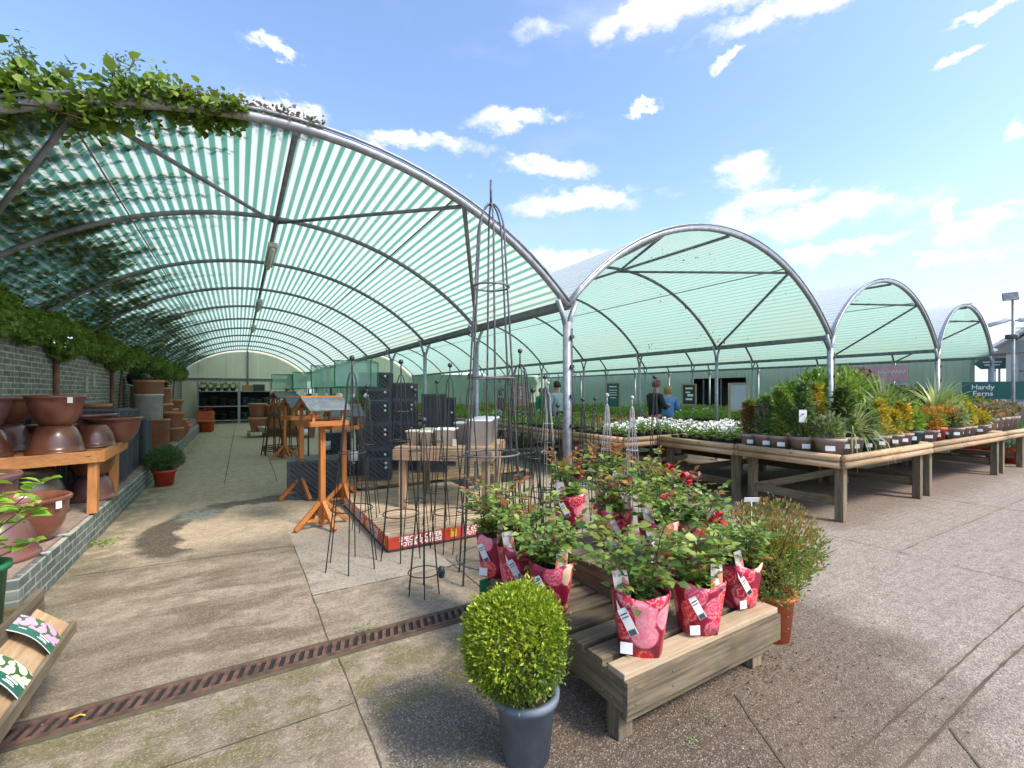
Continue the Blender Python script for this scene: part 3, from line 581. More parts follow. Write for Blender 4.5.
fl = thing('flue', 'small dark flue pipe with a cowl above the green shed roof', 'flue', (21.0, 4.95 + .2, 2.9)); mb = MB(); mb.tube([(0, 0, -.1), (0, 0, 1.15)], .035, 8); part('pipe', mb, 'dark_pipe', fl); mb = MB(); mb.lathe([(.05, 1.1), (.13, 1.15), (.13, 1.4), (.16, 1.42), (.16, 1.52), (.05, 1.58)], 12); part('cowl', mb, 'dark_pipe', fl); mb = MB(); mb.bar((-.2, 0, 1.62), (.25, 0, 1.7), .04, .05); part('vane', mb, 'dark_pipe', fl)
# ---- lamp mast with cameras
ms = thing('camera_mast', 'tall galvanised mast with a floodlight and security cameras near the hut', 'mast', (16.2, 3.2, 0)); mb = MB(); mb.tube([(0, 0, 0), (0, 0, 3.85)], .033, 10); part('pole', mb, 'galv', ms)
f = MB(); f.box((-.08, .03, 3.93), (.08, .28, .2), (0, .5, .35)); f2 = part('floodlight', f, 'dark_pipe', ms, bevel=.015); g2 = MB(); g2.box((-.122, .015, 3.91), (.012, .22, .14), (0, .5, .35)); part('lens', g2, 'pale_board', f2)
for (y, z, d) in ((.2, 3.35, 1), (-.25, 3.33, -1)):
    c = MB(); c.tube([(-.02, y * .4, z + .02), (-.06, y + d * .22, z - .08)], .055, 10); cc = part('camera', c, 'white_paint', ms); c = MB(); c.bar((0, 0, z), (-.02, y * .6, z + .02), .03, .03); part('bracket', c, 'galv', cc)
c = MB(); c.tube([(-.05, .12, 2.95), (-.05, -.1, 2.95)], .06, 10); part('sensor', c, 'grey_metal', ms)
c = MB(); c.tube([(-.05, -.05, 3.15), (-.1, -.6, 3.1), (-.05, -1.0, 2.6), (.0, -.7, 2.2), (0, -.1, 2.1)], .012, 6); part('cable', c, 'black_plastic', ms)
# ---- signs
def facing(x, y): return math.atan2(-x, y)  # turn -Y face towards the camera
def sign(name, label, loc, w, h, z, face, posts='galv', rz=None, back=.02):
    t = thing(name, label, 'sign', (loc[0], loc[1], 0), facing(loc[0], loc[1]) if rz is None else rz)
    mb = MB(); mb.box((0, 0, z + h / 2), (w, back, h)); part('board', mb, face, t, bevel=.003)
    if posts:
        for s in (-1, 1): mb = MB(); mb.box((s * w * .36, .035, (z + h) / 2), (.05, .045, z + h)); part('post', mb, posts, t)
    return t
p = atY(1003, 3.5); t = sign('plant_sign', 'teal sign reading Hardy Ferns above the end of the bench', p, 1.5, .46, 1.41, 'teal_sign')
lettering('Hardy\nFerns', .17, t, (-.36, -.015, 1.64), FACE, bold=.004)
mb = blades('fern', 26, .3, .05, spread=1.3, droop=.2)
mb.v = [(.56 + x * .8, -.014 - .001 * abs(y), 1.62 + (z - .12) * .9) for x, y, z in mb.v]; part('fern_picture', mb, 'leaf_bright', t)
p = atY(1022, 3.3); t = sign('price_board', 'pale blue blank board below the Hardy Ferns sign', p, .8, .22, 1.12, 'pale_blue')
p = atd(990, 14.3); t = thing('arrow_sign', 'small teal arrow shaped sign pointing left in front of the hut', 'sign', p, facing(p[0], p[1])); mb = MB()
V = [(-.36, 2.49), (-.2, 2.32), (-.2, 2.32), (.34, 2.32), (.34, 2.66), (-.2, 2.66)]; V = [V[0], V[1], V[3], V[4], V[5]]; mb.add([(x, 0, z) for x, z in V] + [(x, .03, z) for x, z in V], [(0, 1, 2, 3, 4), (9, 8, 7, 6, 5)] + [(i, i + 5, (i + 1) % 5 + 5, (i + 1) % 5) for i in range(5)]); part('board', mb, 'teal_sign', t)
mb = MB(); [mb.box((0.05, -.006, z), (w_, .006, .035)) for z, w_ in ((2.54, .42), (2.45, .34))]; part('lettering', mb, 'white_paint', t)
for s in (-.02, .2): mb = MB(); mb.box((s, .04, 1.3), (.05, .05, 2.6)); part('post', mb, 'galv', t)
p = atd(878, 12.2); t = sign('plant_banner', 'pale pink banner with crimson flowers above the shrubs', p, 1.2, .42, 1.88, 'pink_sign')
P, D = ball_pts(90, .17, (-.32, -.02, 2.08), (1.2, .05, .9), .9); link('flower_picture', leaves('f', P, D * np.array([1, .1, 1]), .07, .7), 'red_petal', t)
pts = [(.0 + i * .0155, -.014, 2.12 + .035 * math.sin(i * 1.3) * (1 if i % 5 else 1.6)) for i in range(36)]; mb = MB(); mb.tube(pts, .007, 5); part('lettering', mb, 'white_paint', t)
def board_on_posts(label, u, d, w, z0, z1, face, marks=None):
    p = atd(u, d); t = thing('notice_board', label, 'notice board', p, facing(p[0], p[1])); mb = MB(); mb.box((0, 0, (z0 + z1) / 2), (w, .02, z1 - z0)); part('board', mb, face, t)
    for s in (-1, 1): mb = MB(); mb.box((s * (w / 2 + .03), 0, z1 / 2), (.06, .06, z1 + .04)); part('post', mb, 'pale_woodZ', t)
    for zz in (z0 - .03, z1): mb = MB(); mb.box((0, 0, zz), (w, .05, .045)); part('frame_rail', mb, 'pale_woodX', t)
    if marks:
        mb = MB(); random.seed(4)
        for (x, z, a, b_) in marks: mb.box((x * w, -.014, z0 + (z1 - z0) * z), (a * w, .006, b_ * (z1 - z0)))
        part('lettering', mb, 'white_paint', t)
    return t
board_on_posts('blank pale grey board in a wooden frame among the plant tables', 739, 11, .36, 1.18, 1.8, 'pale_board')
board_on_posts('dark notice board with white writing, left of the doorway', 689, 17, .42, 1.15, 1.88, 'dark_sign', [(0, .8, .6, .1), (-.1, .6, .4, .08), (.1, .45, .5, .12), (0, .25, .55, .1)])
board_on_posts('teal notice board on posts behind the green seedlings', 613, 15.5, .4, 1.1, 1.9, 'teal_sign', [(0, .85, .6, .05), (0, .7, .7, .03), (0, .6, .6, .03), (0, .5, .65, .03), (0, .38, .5, .03)])
board_on_posts('dusty pink notice board on posts, farthest to the left', 521, 14.5, .36, 1.2, 1.88, 'pink_sign', [(0, .8, .3, .05), (0, .55, .12, .3), (0, .3, .3, .04)])
p = (20.55, 7.0, 0); t = thing('wall_sign', 'small black and white sign fixed to the green shed wall', 'sign', p); mb = MB(); mb.box((0, 0, 1.72), (.02, .75, .36)); part('board', mb, 'white_paint', t); mb = MB(); mb.box((-.014, 0, 1.74), (.008, .6, .24)); part('panel', mb, 'dark_sign', t)
# wall shelves with small goods far back
t = thing('goods_rack', 'dark shelf rack with small goods at the far green wall', 'shelf', (15.4, 24.8, 0), -.6)
for z in (.9, 1.2, 1.5, 1.8, 2.1): mb = MB(); mb.box((0, 0, z), (1.6, .35, .03)); part('shelf', mb, 'dark_pipe', t)
for s in (-.8, .8): mb = MB(); mb.box((s, 0, 1.1), (.05, .4, 2.2)); part('side_panel', mb, 'dark_pipe', t)
# ================================================================ pots and potted plants
def pot_prof(rt, rb, h, rim=.03, th=.012):
    rm = rt + .012
    return [(rb, 0), (rt - .004, h - rim), (rm, h - rim), (rm + .002, h), (rt - th, h), (rt - th - .006, h - .04), (0, h - .04)]
def add_pot(t, rt, rb, h, m, rim=.03, soil=True, seg=24, sq=0.0, name='pot', z=0):
    mb = MB(); P = pot_prof(rt, rb, h, rim); mb.lathe(P[:-1], seg, (0, 0, z), sq); o = part(name, mb, m, t)
    if soil: mb = MB(); mb.disc((0, 0, z + h - .035), rt - .014, seg, .012); part('soil', mb, 'soil', t)
    return o
def glazed(label, loc, r, h, m, inverted=False, tagged=False, rz=0, cat='bowl'):
    t = thing('glazed_bowl', label, cat, loc, rz, group='glazed bowls by the brick wall')
    pr = [(r * .54, 0), (r * .7, h * .12), (r * .87, h * .4), (r * .96, h * .72), (r * .98, h * .88), (r * 1.04, h * .9), (r * 1.06, h * .96), (r * 1.03, h), (r * .93, h), (r * .88, h * .86), (r * .72, h * .4), (r * .45, h * .08), (0, h * .06)]
    if inverted: pr = [(a, h - b) for a, b in pr][::-1]; pr = [q for q in pr if q[0] > 0 or q[1] > 0]
    mb = MB(); mb.lathe(pr, 40); part('bowl', mb, m, t)
    if tagged: mb = MB(); mb.box((r * 1.07, 0, h * .84), (.006, .045, .06)); part('price_tag', mb, 'white_paint', t)
    return t
# the orange timber bench with bowls
BZ = 1.0
b = thing('display_bench', 'orange timber bench on the brick plinth, loaded with glazed bowls', 'bench', (-1.8, 7.0, .32))
for i in range(7): mb = MB(); mb.box((-.02, -.6 + i * .2, .63), (1.02, .185, .03)); part('slat', mb, 'bench_woodX', b, bevel=.004)
mb = MB(); mb.bar((-.42, -.98, .6), (.56, -.62, .6), .05, .12); part('front_rail', mb, 'bench_woodX', b, bevel=.005)
mb = MB(); mb.bar((.56, -.62, .6), (.54, .72, .6), .05, .12); part('side_rail', mb, 'bench_woodY', b, bevel=.005)
for (x, y) in ((.5, -.57), (.49, .42), (-.45, -.5), (-.45, .6)): mb = MB(); mb.bar((x - .02, y, 0), (x - .01, y, .6), .1, .08); part('leg', mb, 'bench_woodZ', b, bevel=.005)
T1 = .645 + .32
def bw(u, v, z): p = at(u, v, z); return (p[0], p[1], z)
G_ = [  # label, x, y, z, r, h, mat, inverted, tag
 ('upside down dark brown glazed bowl at the bench front, under the tagged red-brown one', -1.62, 6.5, T1, .22, .29, 'glaze_brown', True, False),
 ('upright red-brown glazed bowl with a white tag, on top of an upside down bowl', -1.62, 6.5, T1 + .29, .225, .31, 'glaze_red', False, True),
 ('upside down purple-brown glazed bowl at the far left of the bench', -2.12, 6.35, T1, .22, .29, 'glaze_brown', True, False),
 ('upright dark brown glazed bowl with a tag, stacked at the far left of the bench', -2.12, 6.35, T1 + .29, .22, .3, 'glaze_purple', False, True),
 ('dark red glazed bowl behind the stacked pairs on the bench', -2.15, 6.95, T1 + .3, .25, .28, 'glaze_red', False, False),
 ('glazed bowl half hidden under the rear red bowl', -2.15, 6.95, T1, .25, .29, 'glaze_purple', True, False),
 ('small upside down brown glazed bowl near the bench corner', -1.42, 7.0, T1, .19, .25, 'glaze_brown', True, False),
 ('wide olive and red glazed bowl at the right end of the bench', -1.33, 7.45, T1, .27, .32, 'glaze_red', False, False),
 ('widest glazed bowl at the back right of the bench', -1.65, 7.65, T1, .3, .36, 'glaze_purple', False, False),
 ('glazed bowl in the middle rear of the bench', -1.8, 7.1, T1, .2, .27, 'glaze_brown', False, False)]
for (l, x, y, z, r, h, m, inv, tg) in G_:
     glazed(l, (x, y, z + .002), r, h, m, inv, tg, rz=-.9)
PZ = .324
glazed('large terracotta coloured glazed bowl with a white tag, in front of the bench', (-1.54, 5.45, PZ), .27, .38, 'glaze_red', False, True, -.6)
glazed('upside down purple-brown glazed bowl at the front of the plinth', (-1.58, 4.98, PZ), .24, .33, 'glaze_purple', True)
glazed('small dark glazed bowl lying upside down on the plinth end', (-1.7, 4.72, PZ), .15, .22, 'glaze_purple', True)
glazed('very large purple glazed pot with a thick rim, left of the timber bench', (-2.05, 5.75, PZ), .37, .56, 'glaze_purple')
glazed('upside down grey-green glazed bowl under the timber bench', (-1.85, 6.6, PZ), .3, .48, 'glaze_green', True)
glazed('upside down purple glazed bowl under the far end of the bench', (-1.5, 7.25, PZ), .22, .28, 'glaze_purple', True)
glazed('glazed bowl stacked on the purple one under the bench', (-1.5, 7.25, PZ + .282), .22, .24, 'glaze_brown')
glazed('tall glazed bowl in the shade at the back under the bench', (-2.15, 7.1, PZ), .26, .4, 'glaze_brown')
# ---- slatted dark planters
def planter(label, loc, w, h, d=None, rz=0, grp='dark slatted planters in stacks', sticker=1, style='diag'):
    d = d or w; t = thing('slatted_planter', label, 'planter', loc, rz, group=grp)
    mb = MB(); mb.box((0, 0, h / 2 - .004), (w - .03, d - .03, h - .01)); part('liner', mb, 'black_plastic', t); fr = MB(); sl = MB(); e = .035
    for (ax, s) in (('y', -1), ('x', -1), ('x', 1)):
        W = w if ax == 'y' else d
        def P(a, z, o=0): return (a, -d / 2 - o, z) if ax == 'y' else (s * (w / 2 + o), a, z)
        upv = (0, -1, 0) if ax == 'y' else (s, 0, 0)
        for z in (e / 2, h - e / 2): fr.bar(P(-W / 2 + .001, z), P(W / 2 - .001, z), e, .03, upv)
        for a in (-W / 2 + e / 2, W / 2 - e / 2): fr.bar(P(a, e), P(a, h - e), e, .026, upv)
        if style == 'diag':
            k = -h
            while k < W:
                a0, a1 = k, k + h; z0, z1 = 0, h
                if a0 < e: z0 += e - a0; a0 = e
                if a1 > W - e: z1 -= a1 - (W - e); a1 = W - e
                z0 = max(z0, e * .8); z1 = min(z1, h - e * .8)
                if a1 - a0 > .03 and z1 - z0 > .02: sl.bar(P(W / 2 - a0, z0, .003), P(W / 2 - a1, z1, .003), .026, .008, upv)
                k += .085
        else:
            for k in range(1, int(W / .07)): sl.bar(P(-W / 2 + k * .07, e, .002), P(-W / 2 + k * .07, h - e, .002), .02, .008, upv)
    part('frame', fr, 'anthracite', t); part('slats', sl, 'anthracite', t) if False else link('slatting', sl.mesh('slatting'), 'anthracite', t)
    if sticker:
        st = MB()
        for q in range(sticker): st.tube([(w * .32, -d / 2 - .012, h * (.78 - .2 * q)), (w * .32, -d / 2 - .022, h * (.78 - .2 * q))], .022, 12)
        part('price_sticker', st, 'white_paint', t)
    return t
# pallet with the red banner
def pallet(label, x0, y0, x1, y1, h, wm, n=26):
    t = thing('pallet_platform', label, 'platform', (x0, y0, 0)); W, D = x1 - x0, y1 - y0
    for i in range(n): mb = MB(); st = D / n; mb.box((W / 2, st * (i + .5), h - .009), (W, st * .6, .018)); part('slat', mb, wm, t)
    for x in (.05, W / 2, W - .05): mb = MB(); mb.box((x, D / 2, (h - .02) / 2), (.09, D - .03, h - .02)); part('bearer', mb, 'old_woodY', t)
    return t, W, D
t, W, D = pallet('low slatted pallet platform edged with a red offer banner', 1.29, 4.52, 2.95, 6.85, .15, 'pale_woodX', 24)
mb = MB(); mb.box((W / 2, -.012, .085), (W + .02, .006, .12)); ba = part('banner', mb, 'banner_red' if 'banner_red' in MATS else 'red_plastic', t)
mb = MB(); mb.box((-.016, D / 2, .085), (.006, D, .12)); bb = part('banner', mb, 'red_plastic', t)
mb = MB(); mb.box((W / 2, -.013, .015), (W + .02, .012, .022)); mb.box((-.016, D / 2, .015), (.012, D, .022)); part('edge_trim', mb, 'black_plastic', t)
def ban(s, sz, x, z, par=ba): lettering(s, sz, par, (x, -.0165, z), FACE, ext=.0006, bold=.002)
ban('SPECIAL OFFER', .068, .33, .11); ban('POTS & PLANTERS', .055, .33, .057); ban('SPECIAL OFFER', .068, 1.06, .11); ban('POTS & PLANTERS', .055, 1.06, .057)
for x in (.69, 1.42): mb = MB(); mb.box((x, -.018, .085), (.07, .004, .07)); mb.box((x - .015, -.018, .124), (.035, .004, .018), (0, .5, 0)); mb.box((x + .015, -.018, .124), (.035, .004, .018), (0, -.5, 0)); part('gift_picture', mb, 'yellow_card', ba)
for y in (.45, 1.1, 1.75): lettering('SPECIAL OFFER', .075, bb, (-.0205, D - y, .105), (PI / 2, 0, -PI / 2), ext=.0006, bold=.002); lettering('POTS & PLANTERS', .052, bb, (-.0205, D - y, .05), (PI / 2, 0, -PI / 2), ext=.0006, bold=.001)
for y in (.12, .82, 1.47): mb = MB(); mb.box((-.021, y, .085), (.004, .07, .07)); part('gift_picture', mb, 'yellow_card', bb)
t, W, D = pallet('plywood topped platform carrying the dark planter stacks', 1.3, 7.0, 4.6, 9.2, .17, 'plyX', 8)
mb = MB(); mb.box((W / 2, -.013, .07), (W, .02, .13)); part('front_board', mb, 'black_plastic', t)
# planter towers
def tower(x, y, z, hs, w, txt, rz=0, d=None):
    for i, h in enumerate(hs):
        planter(txt % ['lowest', 'second from the bottom', 'third from the bottom', 'fourth from the bottom', 'topmost'][i if i < len(hs) - 1 else 4], (x, y, z), w, h, d, rz, sticker=2 if i < 3 else 1); z += h + .004
tower(2.12, 8.2, .174, [.44, .42, .41, .18, .3], .52, '%s planter of the tall dark tower beside the timber table', -.35)
tower(2.67, 8.4, .174, [.44, .42, .41, .3], .5, '%s planter of the dark column right of the tall tower', -.35)
tower(2.0, 7.55, .174, [.36], .36, '%s dark planter low in front of the tall tower', -.35)
tower(3.05, 7.9, .174, [.36, .36], .5, '%s planter of the short stack seen under the timber table', -.35)
planter('large dark planter with a grid front on top of the short stack', (3.1, 7.95, .905), .42, .66, sticker=0, rz=-.35, style='v'); planter('dark upright planter at the right of the stacks', (3.5, 8.4, .174), .4, 1.32, sticker=1, rz=-.35, style='v')
planter('wide dark planter with a cable on it, on the ground by the bird tables', (1.02, 7.75, .002), .72, .56, .6, -.1, sticker=0)
planter('dark planter behind the wide one, on the ground', (1.55, 8.3, .002), .5, .5, rz=-.1); tower(1.6, 9.2, .002, [.42, .42], .5, '%s dark planter of the pair behind the bird tables', -.1)
c = MB(); c.tube([(.72, 7.36, .58), (.8, 7.38, .61), (1.0, 7.42, .53), (1.3, 7.42, .6), (1.36, 7.45, .56)], .008, 6); tag(part('cable', c, 'grey_metal', None), 'pale cable looped over the wide dark planter', 'cable')
# planters along the plinth
for (l, x, y, z, w, h) in [('nearest upper dark planter on the plinth behind the bench', -1.66, 8.4, PZ + .525, .5, .52), ('nearest lower dark planter on the plinth behind the bench', -1.66, 8.4, PZ, .5, .52), ('upper dark planter of the middle pair on the plinth', -1.68, 8.97, PZ + .525, .48, .5), ('lower dark planter of the middle pair on the plinth', -1.68, 8.97, PZ, .48, .52),
        ('dark planter against the brick wall behind the bowls', -2.15, 7.95, PZ, .4, .98), ('tall dark planter by the white cylinder pot', -1.75, 9.65, PZ, .56, 1.0), ('low dark planter, last before the terracotta pots', -1.6, 10.3, PZ, .46, .8)]:
    planter(l, (x, y, z), w, h, sticker=0, style='v' if h > .5 else 'diag', rz=-.02)
# ---- terracotta
def terra(label, loc, r, h, m='terracotta', sq=0.0, name='terracotta_pot', cat='pot', taper=.72, rim=.06, soil=False, grp='terracotta pots along the plinth'):
    t = thing(name, label, cat, loc, group=grp); add_pot(t, r, r * taper, h, m, rim, soil, 28, sq); return t
W_ = thing('cylinder_pot', 'tall white cylinder pot under a wide terracotta pot', 'pot', (-1.85, 14.0, PZ)); add_pot(W_, .28, .27, 1.22, 'white_glaze', .03, False)
t = terra('wide terracotta pot standing on the white cylinder', (-1.85, 14.0, PZ + 1.222), .3, .34, taper=.92, soil=True)
P, D = ball_pts(200, .2, (0, 0, .42)); link('foliage', leaves('foliage', P, D, .09, .7), 'leaf_dark', t)
terra('small terracotta pot beside the white cylinder, against the wall', (-2.2, 11.0, PZ + .8), .2, .26); terra('terracotta pot carrying the small one against the wall', (-2.2, 11.0, PZ), .25, .78, taper=.85)
terra('tall square terracotta planter at the plinth edge', (-1.48, 12.6, PZ), .17, .68, sq=1.0, taper=.98, rim=.03); terra('second square terracotta planter, behind the tall one', (-1.62, 13.15, PZ), .16, .62, sq=1.0, taper=.98, rim=.03)
L3 = ['big terracotta pot with a plant on the stack past the white cylinder', 'terracotta pot under the big planted one', 'terracotta pot at the edge of the plinth, third along', 'stacked terracotta pot leaning outwards', 'terracotta bowl with pale things in it', 'small bright terracotta pot near the far rack', 'terracotta pot with a wide rim in the far row', 'low terracotta pot at the plinth end', 'farthest terracotta pot on the plinth', 'terracotta pot stacked on the farthest one']
spots = [(-1.85, 15.3, PZ + .98, .3, .42), (-1.85, 15.3, PZ, .34, .97), (-1.45, 14.75, PZ, .22, .36), (-1.45, 14.75, PZ + .362, .24, .4), (-1.45, 15.4, PZ, .24, .56), (-1.42, 15.95, PZ, .2, .44), (-1.8, 16.4, PZ, .3, .8), (-1.45, 16.9, PZ, .22, .3), (-1.8, 18.2, PZ, .3, .6), (-1.8, 18.2, PZ + .602, .28, .44)]
for l, s in zip(L3, spots):
    q = terra(l, s[:3], s[3], s[4], 'terracotta' if s[3] > .21 else 'orange_plastic')
    if s[4] == .42: P, D = ball_pts(300, .25, (0, 0, .58), (1, 1, 1.1)); link('foliage', leaves('foliage', P, D, .1, .7), 'leaf_dark', q)
mb = MB(); mb.box((-1.75, 16.0, 1.3), (.28, .1, .95)); q = tag(part('terracotta_panel', mb, 'terracotta', None), 'upright terracotta coloured panel leaning behind the far pots', 'trough')  # a plain flat panel in terracotta colour, no hollow trough
mb = MB(); mb.lathe([(.02, 0), (.2, .05), (.25, .2), (.22, .3), (.08, .38)], 20, (-2.15, 14.7, 1.75)); q = tag(part('dark_urn', mb, 'black_plastic', None), 'dark rounded urn between the two planted terracotta pots', 'urn'); mb = MB(); mb.box((-2.15, 14.7, 1.04), (.3, .3, 1.41)); part('pedestal', mb, 'old_woodZ', q)
q = thing('red_pot', 'red plastic pot on the aisle floor below the far plinth', 'pot', (-1.08, 21.9, .002)); add_pot(q, .28, .21, .46, 'orange_plastic', .05, False)
q = thing('planted_trough', 'red trough with bright flowers stacked behind the red pot', 'planter', (-1.15, 22.6, .002)); mb = MB(); mb.box((0, 0, .4), (.6, .4, .8)); part('trough', mb, 'orange_plastic', q, bevel=.02); P, D = ball_pts(200, .24, (0, 0, .78), (1, .7, .4)); link('flowers', leaves('flowers', P, D, .08, .8), 'red_petal', q)
# potted conifer on the aisle floor
q = thing('potted_shrub', 'dark green bushy shrub in a red plastic pot on the aisle floor', 'potted plant', (-1.08, 9.75, .002)); add_pot(q, .165, .125, .27, 'red_plastic', .04)
P, D = ball_pts(2600, .27, (0, 0, .44), (1, 1, .8), .7, .25); link('foliage', leaves('foliage', P, D * np.array([1, 1, .6]) + np.array([0, 0, .9]), .055, .28), 'leaf_ever', q)
# pallet of terracotta in the aisle's middle
t, W, D = pallet('small wooden pallet of terracotta pots halfway down the aisle', .28, 18.2, 1.35, 19.2, .2, 'pale_woodX', 9)
terra('square terracotta planter on the pallet, bottom left', (.62, 18.6, .202), .3, .5, sq=1, grp='terracotta pots on the aisle pallet'); terra('terracotta pot standing on the square planter', (.6, 18.6, .704), .3, .5, grp='terracotta pots on the aisle pallet')
terra('second terracotta pot on the pallet with a pale top', (1.12, 18.5, .202), .26, .95, grp='terracotta pots on the aisle pallet', taper=.9); terra('small grey-white pot in front on the pallet', (.72, 18.3, .202), .13, .2, 'cream_glaze', grp='terracotta pots on the aisle pallet')
terra('tall terracotta jar right of the aisle pallet', (1.7, 19.2, .002), .3, 1.3, grp='terracotta pots on the aisle pallet'); terra('terracotta pot behind the willow obelisks', (2.1, 17.4, .002), .3, .8, grp='terracotta pots on the aisle pallet')
q = thing('potted_plant', 'reddish potted shrub above the tall terracotta jar', 'potted plant', (1.7, 19.2, 1.27)); add_pot(q, .2, .16, .1, 'terracotta', .02); P, D = cone_pts(500, .3, .9, (0, 0, .06)); link('foliage', leaves('foliage', P, D, .1, .3), 'leaf_bronze', q)
# ---- back racks
def rack(label, x0, x1, y, zs, fills, w=.5):
    t = thing('shelf_rack', label, 'shelf', ((x0 + x1) / 2, y, 0)); W = x1 - x0
    for z in zs: mb = MB(); mb.box((0, 0, z), (W, w, .05)); part('shelf', mb, 'galv', t)
    for s in (-1, 1):
        mb = MB(); [mb.box((s * W / 2, yy, 1.05), (.06, .05, 2.1)) for yy in (-w / 2, w / 2)]; part('upright', mb, 'galv', t)
    mb = MB(); mb.box((0, w / 2 + .03, .85), (W, .02, 1.6)); part('back_panel', mb, 'dark_void', t)
    return t
rack('metal rack of dark pots and green plants at the far end, left part', -1.72, .02, 27.6, (.15, .87, 1.63), None); rack('metal rack with teal pots at the far end, right part', .08, 1.5, 27.6, (.15, .87, 1.63), None)
for i in range(16):
    sh = i % 4; lv = (.175, .895)[i // 8]; x = -1.5 + (i % 8) * .42 if i % 8 < 4 else .3 + (i % 8 - 4) * .32
    m = 'black_plastic' if i % 8 < 4 else 'teal_pot'
    q = thing('rack_pot', '%s pot on the %s shelf of the far rack, place %s from the left' % ('dark' if i % 8 < 4 else 'teal', ['lowest', 'middle'][i // 8], ['first', 'second', 'third', 'fourth', 'fifth', 'sixth', 'seventh', 'eighth'][i % 8]), 'pot', (x, 27.5, lv), group='pots on the far racks')
    add_pot(q, .15, .12, .42 - .06 * (i % 3), m, .03, False, 16)
for i in range(5):
    q = thing('rack_plant', 'green potted plant on the top shelf of the far rack, %s from the left' % ['first', 'second', 'third', 'fourth', 'fifth'][i], 'potted plant', (-1.5 + i * .32, 27.5, 1.655), group='plants on the far rack'); add_pot(q, .12, .09, .16, 'black_plastic', .02, False, 14); P, D = ball_pts(90, .18, (0, 0, .24), (1, 1, .8)); link('foliage', leaves('foliage', P, D, .1, .6), 'leaf_green', q)
planter('dark trough on the top shelf of the right far rack', (.95, 27.5, 1.657), .5, .34, sticker=0); mb = MB(); mb.box((.42, 27.5, 1.81), (.5, .3, .3)); tag(part('wooden_crate', mb, 'ply' + 'X', None), 'brown wooden crate on the top shelf of the far rack', 'crate')
# ---- willow obelisks
for i, (x, y) in enumerate(((.8, 13.1), (1.12, 12.6))):
    t = thing('willow_obelisk', ['brown woven willow obelisk, the farther left of two', 'brown woven willow obelisk right behind the bird tables'][i], 'plant support', (x, y, 0), group='willow obelisks')
    for k in range(8): a = k * PI / 4; mb = MB(); mb.tube([(.3 * math.cos(a), .3 * math.sin(a), 0), (.2 * math.cos(a), .2 * math.sin(a), .7), (.05 * math.cos(a), .05 * math.sin(a), 1.45)], .014, 6); part('rod', mb, 'wicker', t)
    mb = MB()
    for z in (.12, .17, .22, .5, .55, .6, .65, .95, 1.0, 1.05, 1.3): mb.ring((0, 0, z), .3 - .172 * z, .016, 16, 5)
    part('weaving', mb, 'wicker', t)
# ---- bird tables
def bird_table(label, loc, rz, H=1.5, w=.42):
    t = thing('bird_table', label, 'bird table', loc, rz, group='orange wooden bird tables')
    mb = MB(); mb.box((0, 0, H * .4 + .02), (.062, .062, H * .78)); part('post', mb, 'orange_woodZ', t, bevel=.004)
    for k in range(4):
        a = k * PI / 2; mb = MB(); mb.bar((.03 * math.cos(a), .03 * math.sin(a), .3), (.31 * math.cos(a), .31 * math.sin(a), .022), .045, .05); part('foot', mb, 'orange_woodX', t, bevel=.004)
    mb = MB(); mb.box((0, 0, .1), (.36, .03, .03)); mb.box((0, 0, .131), (.03, .36, .03)); part('foot_brace', mb, 'orange_woodX', t)
    z = H * .8; mb = MB(); mb.box((0, 0, z), (w, w * .85, .02)); part('tray', mb, 'orange_woodX', t)
    mb = MB()
    for s in (-1, 1): mb.box((0, s * w * .425, z + .02), (w, .02, .06)); mb.box((s * w * .49, 0, z + .02), (.02, w * .82, .06))
    part('tray_rim', mb, 'orange_woodX', t, bevel=.002)
    for sx in (-1, 1):
        for sy in (-1, 1): mb = MB(); mb.box((sx * w * .38, sy * w * .33, z + .1), (.03, .03, .19)); part('corner_post', mb, 'orange_woodZ', t)
    zr = z + .17; hw = w * .52; rf = .15
    for s in (-1, 1):
        mb = MB(); mb.bar((0, s * w * .52, zr), (0, 0, zr + rf), w * 1.1, .014, (0, s * .6, .8)); part('roof_panel', mb, 'slate', t)
    for s in (-1, 1):
        mb = MB()
        for q in (-1, 1): mb.bar((s * w * .5, q * w * .5, zr - .025), (s * w * .5, 0, zr + rf - .022), .022, .035, (0, q * .6, .8))
        part('barge_board', mb, 'orange_woodY', t)
    mb = MB(); mb.box((0, 0, zr + rf + .01), (w * 1.1, .03, .02)); part('ridge_cap', mb, 'orange_woodX', t)
    return t
p = at(322, 527); bird_table('nearest bird table, orange wood with a slate roof, left of the pallet', p, .3, 1.52, .46)
p = at(301, 498); bird_table('second bird table, beside the wide dark planter', p, .3, 1.5, .44)
p = at(279, 459); bird_table('farthest bird table, standing by the willow obelisks', (p[0] + .12, p[1], 0), .35, 1.6, .5)
p = at(344, 505); bird_table('bird table half hidden behind the nearest one, at the pallet corner', p, .1, 1.36, .42)
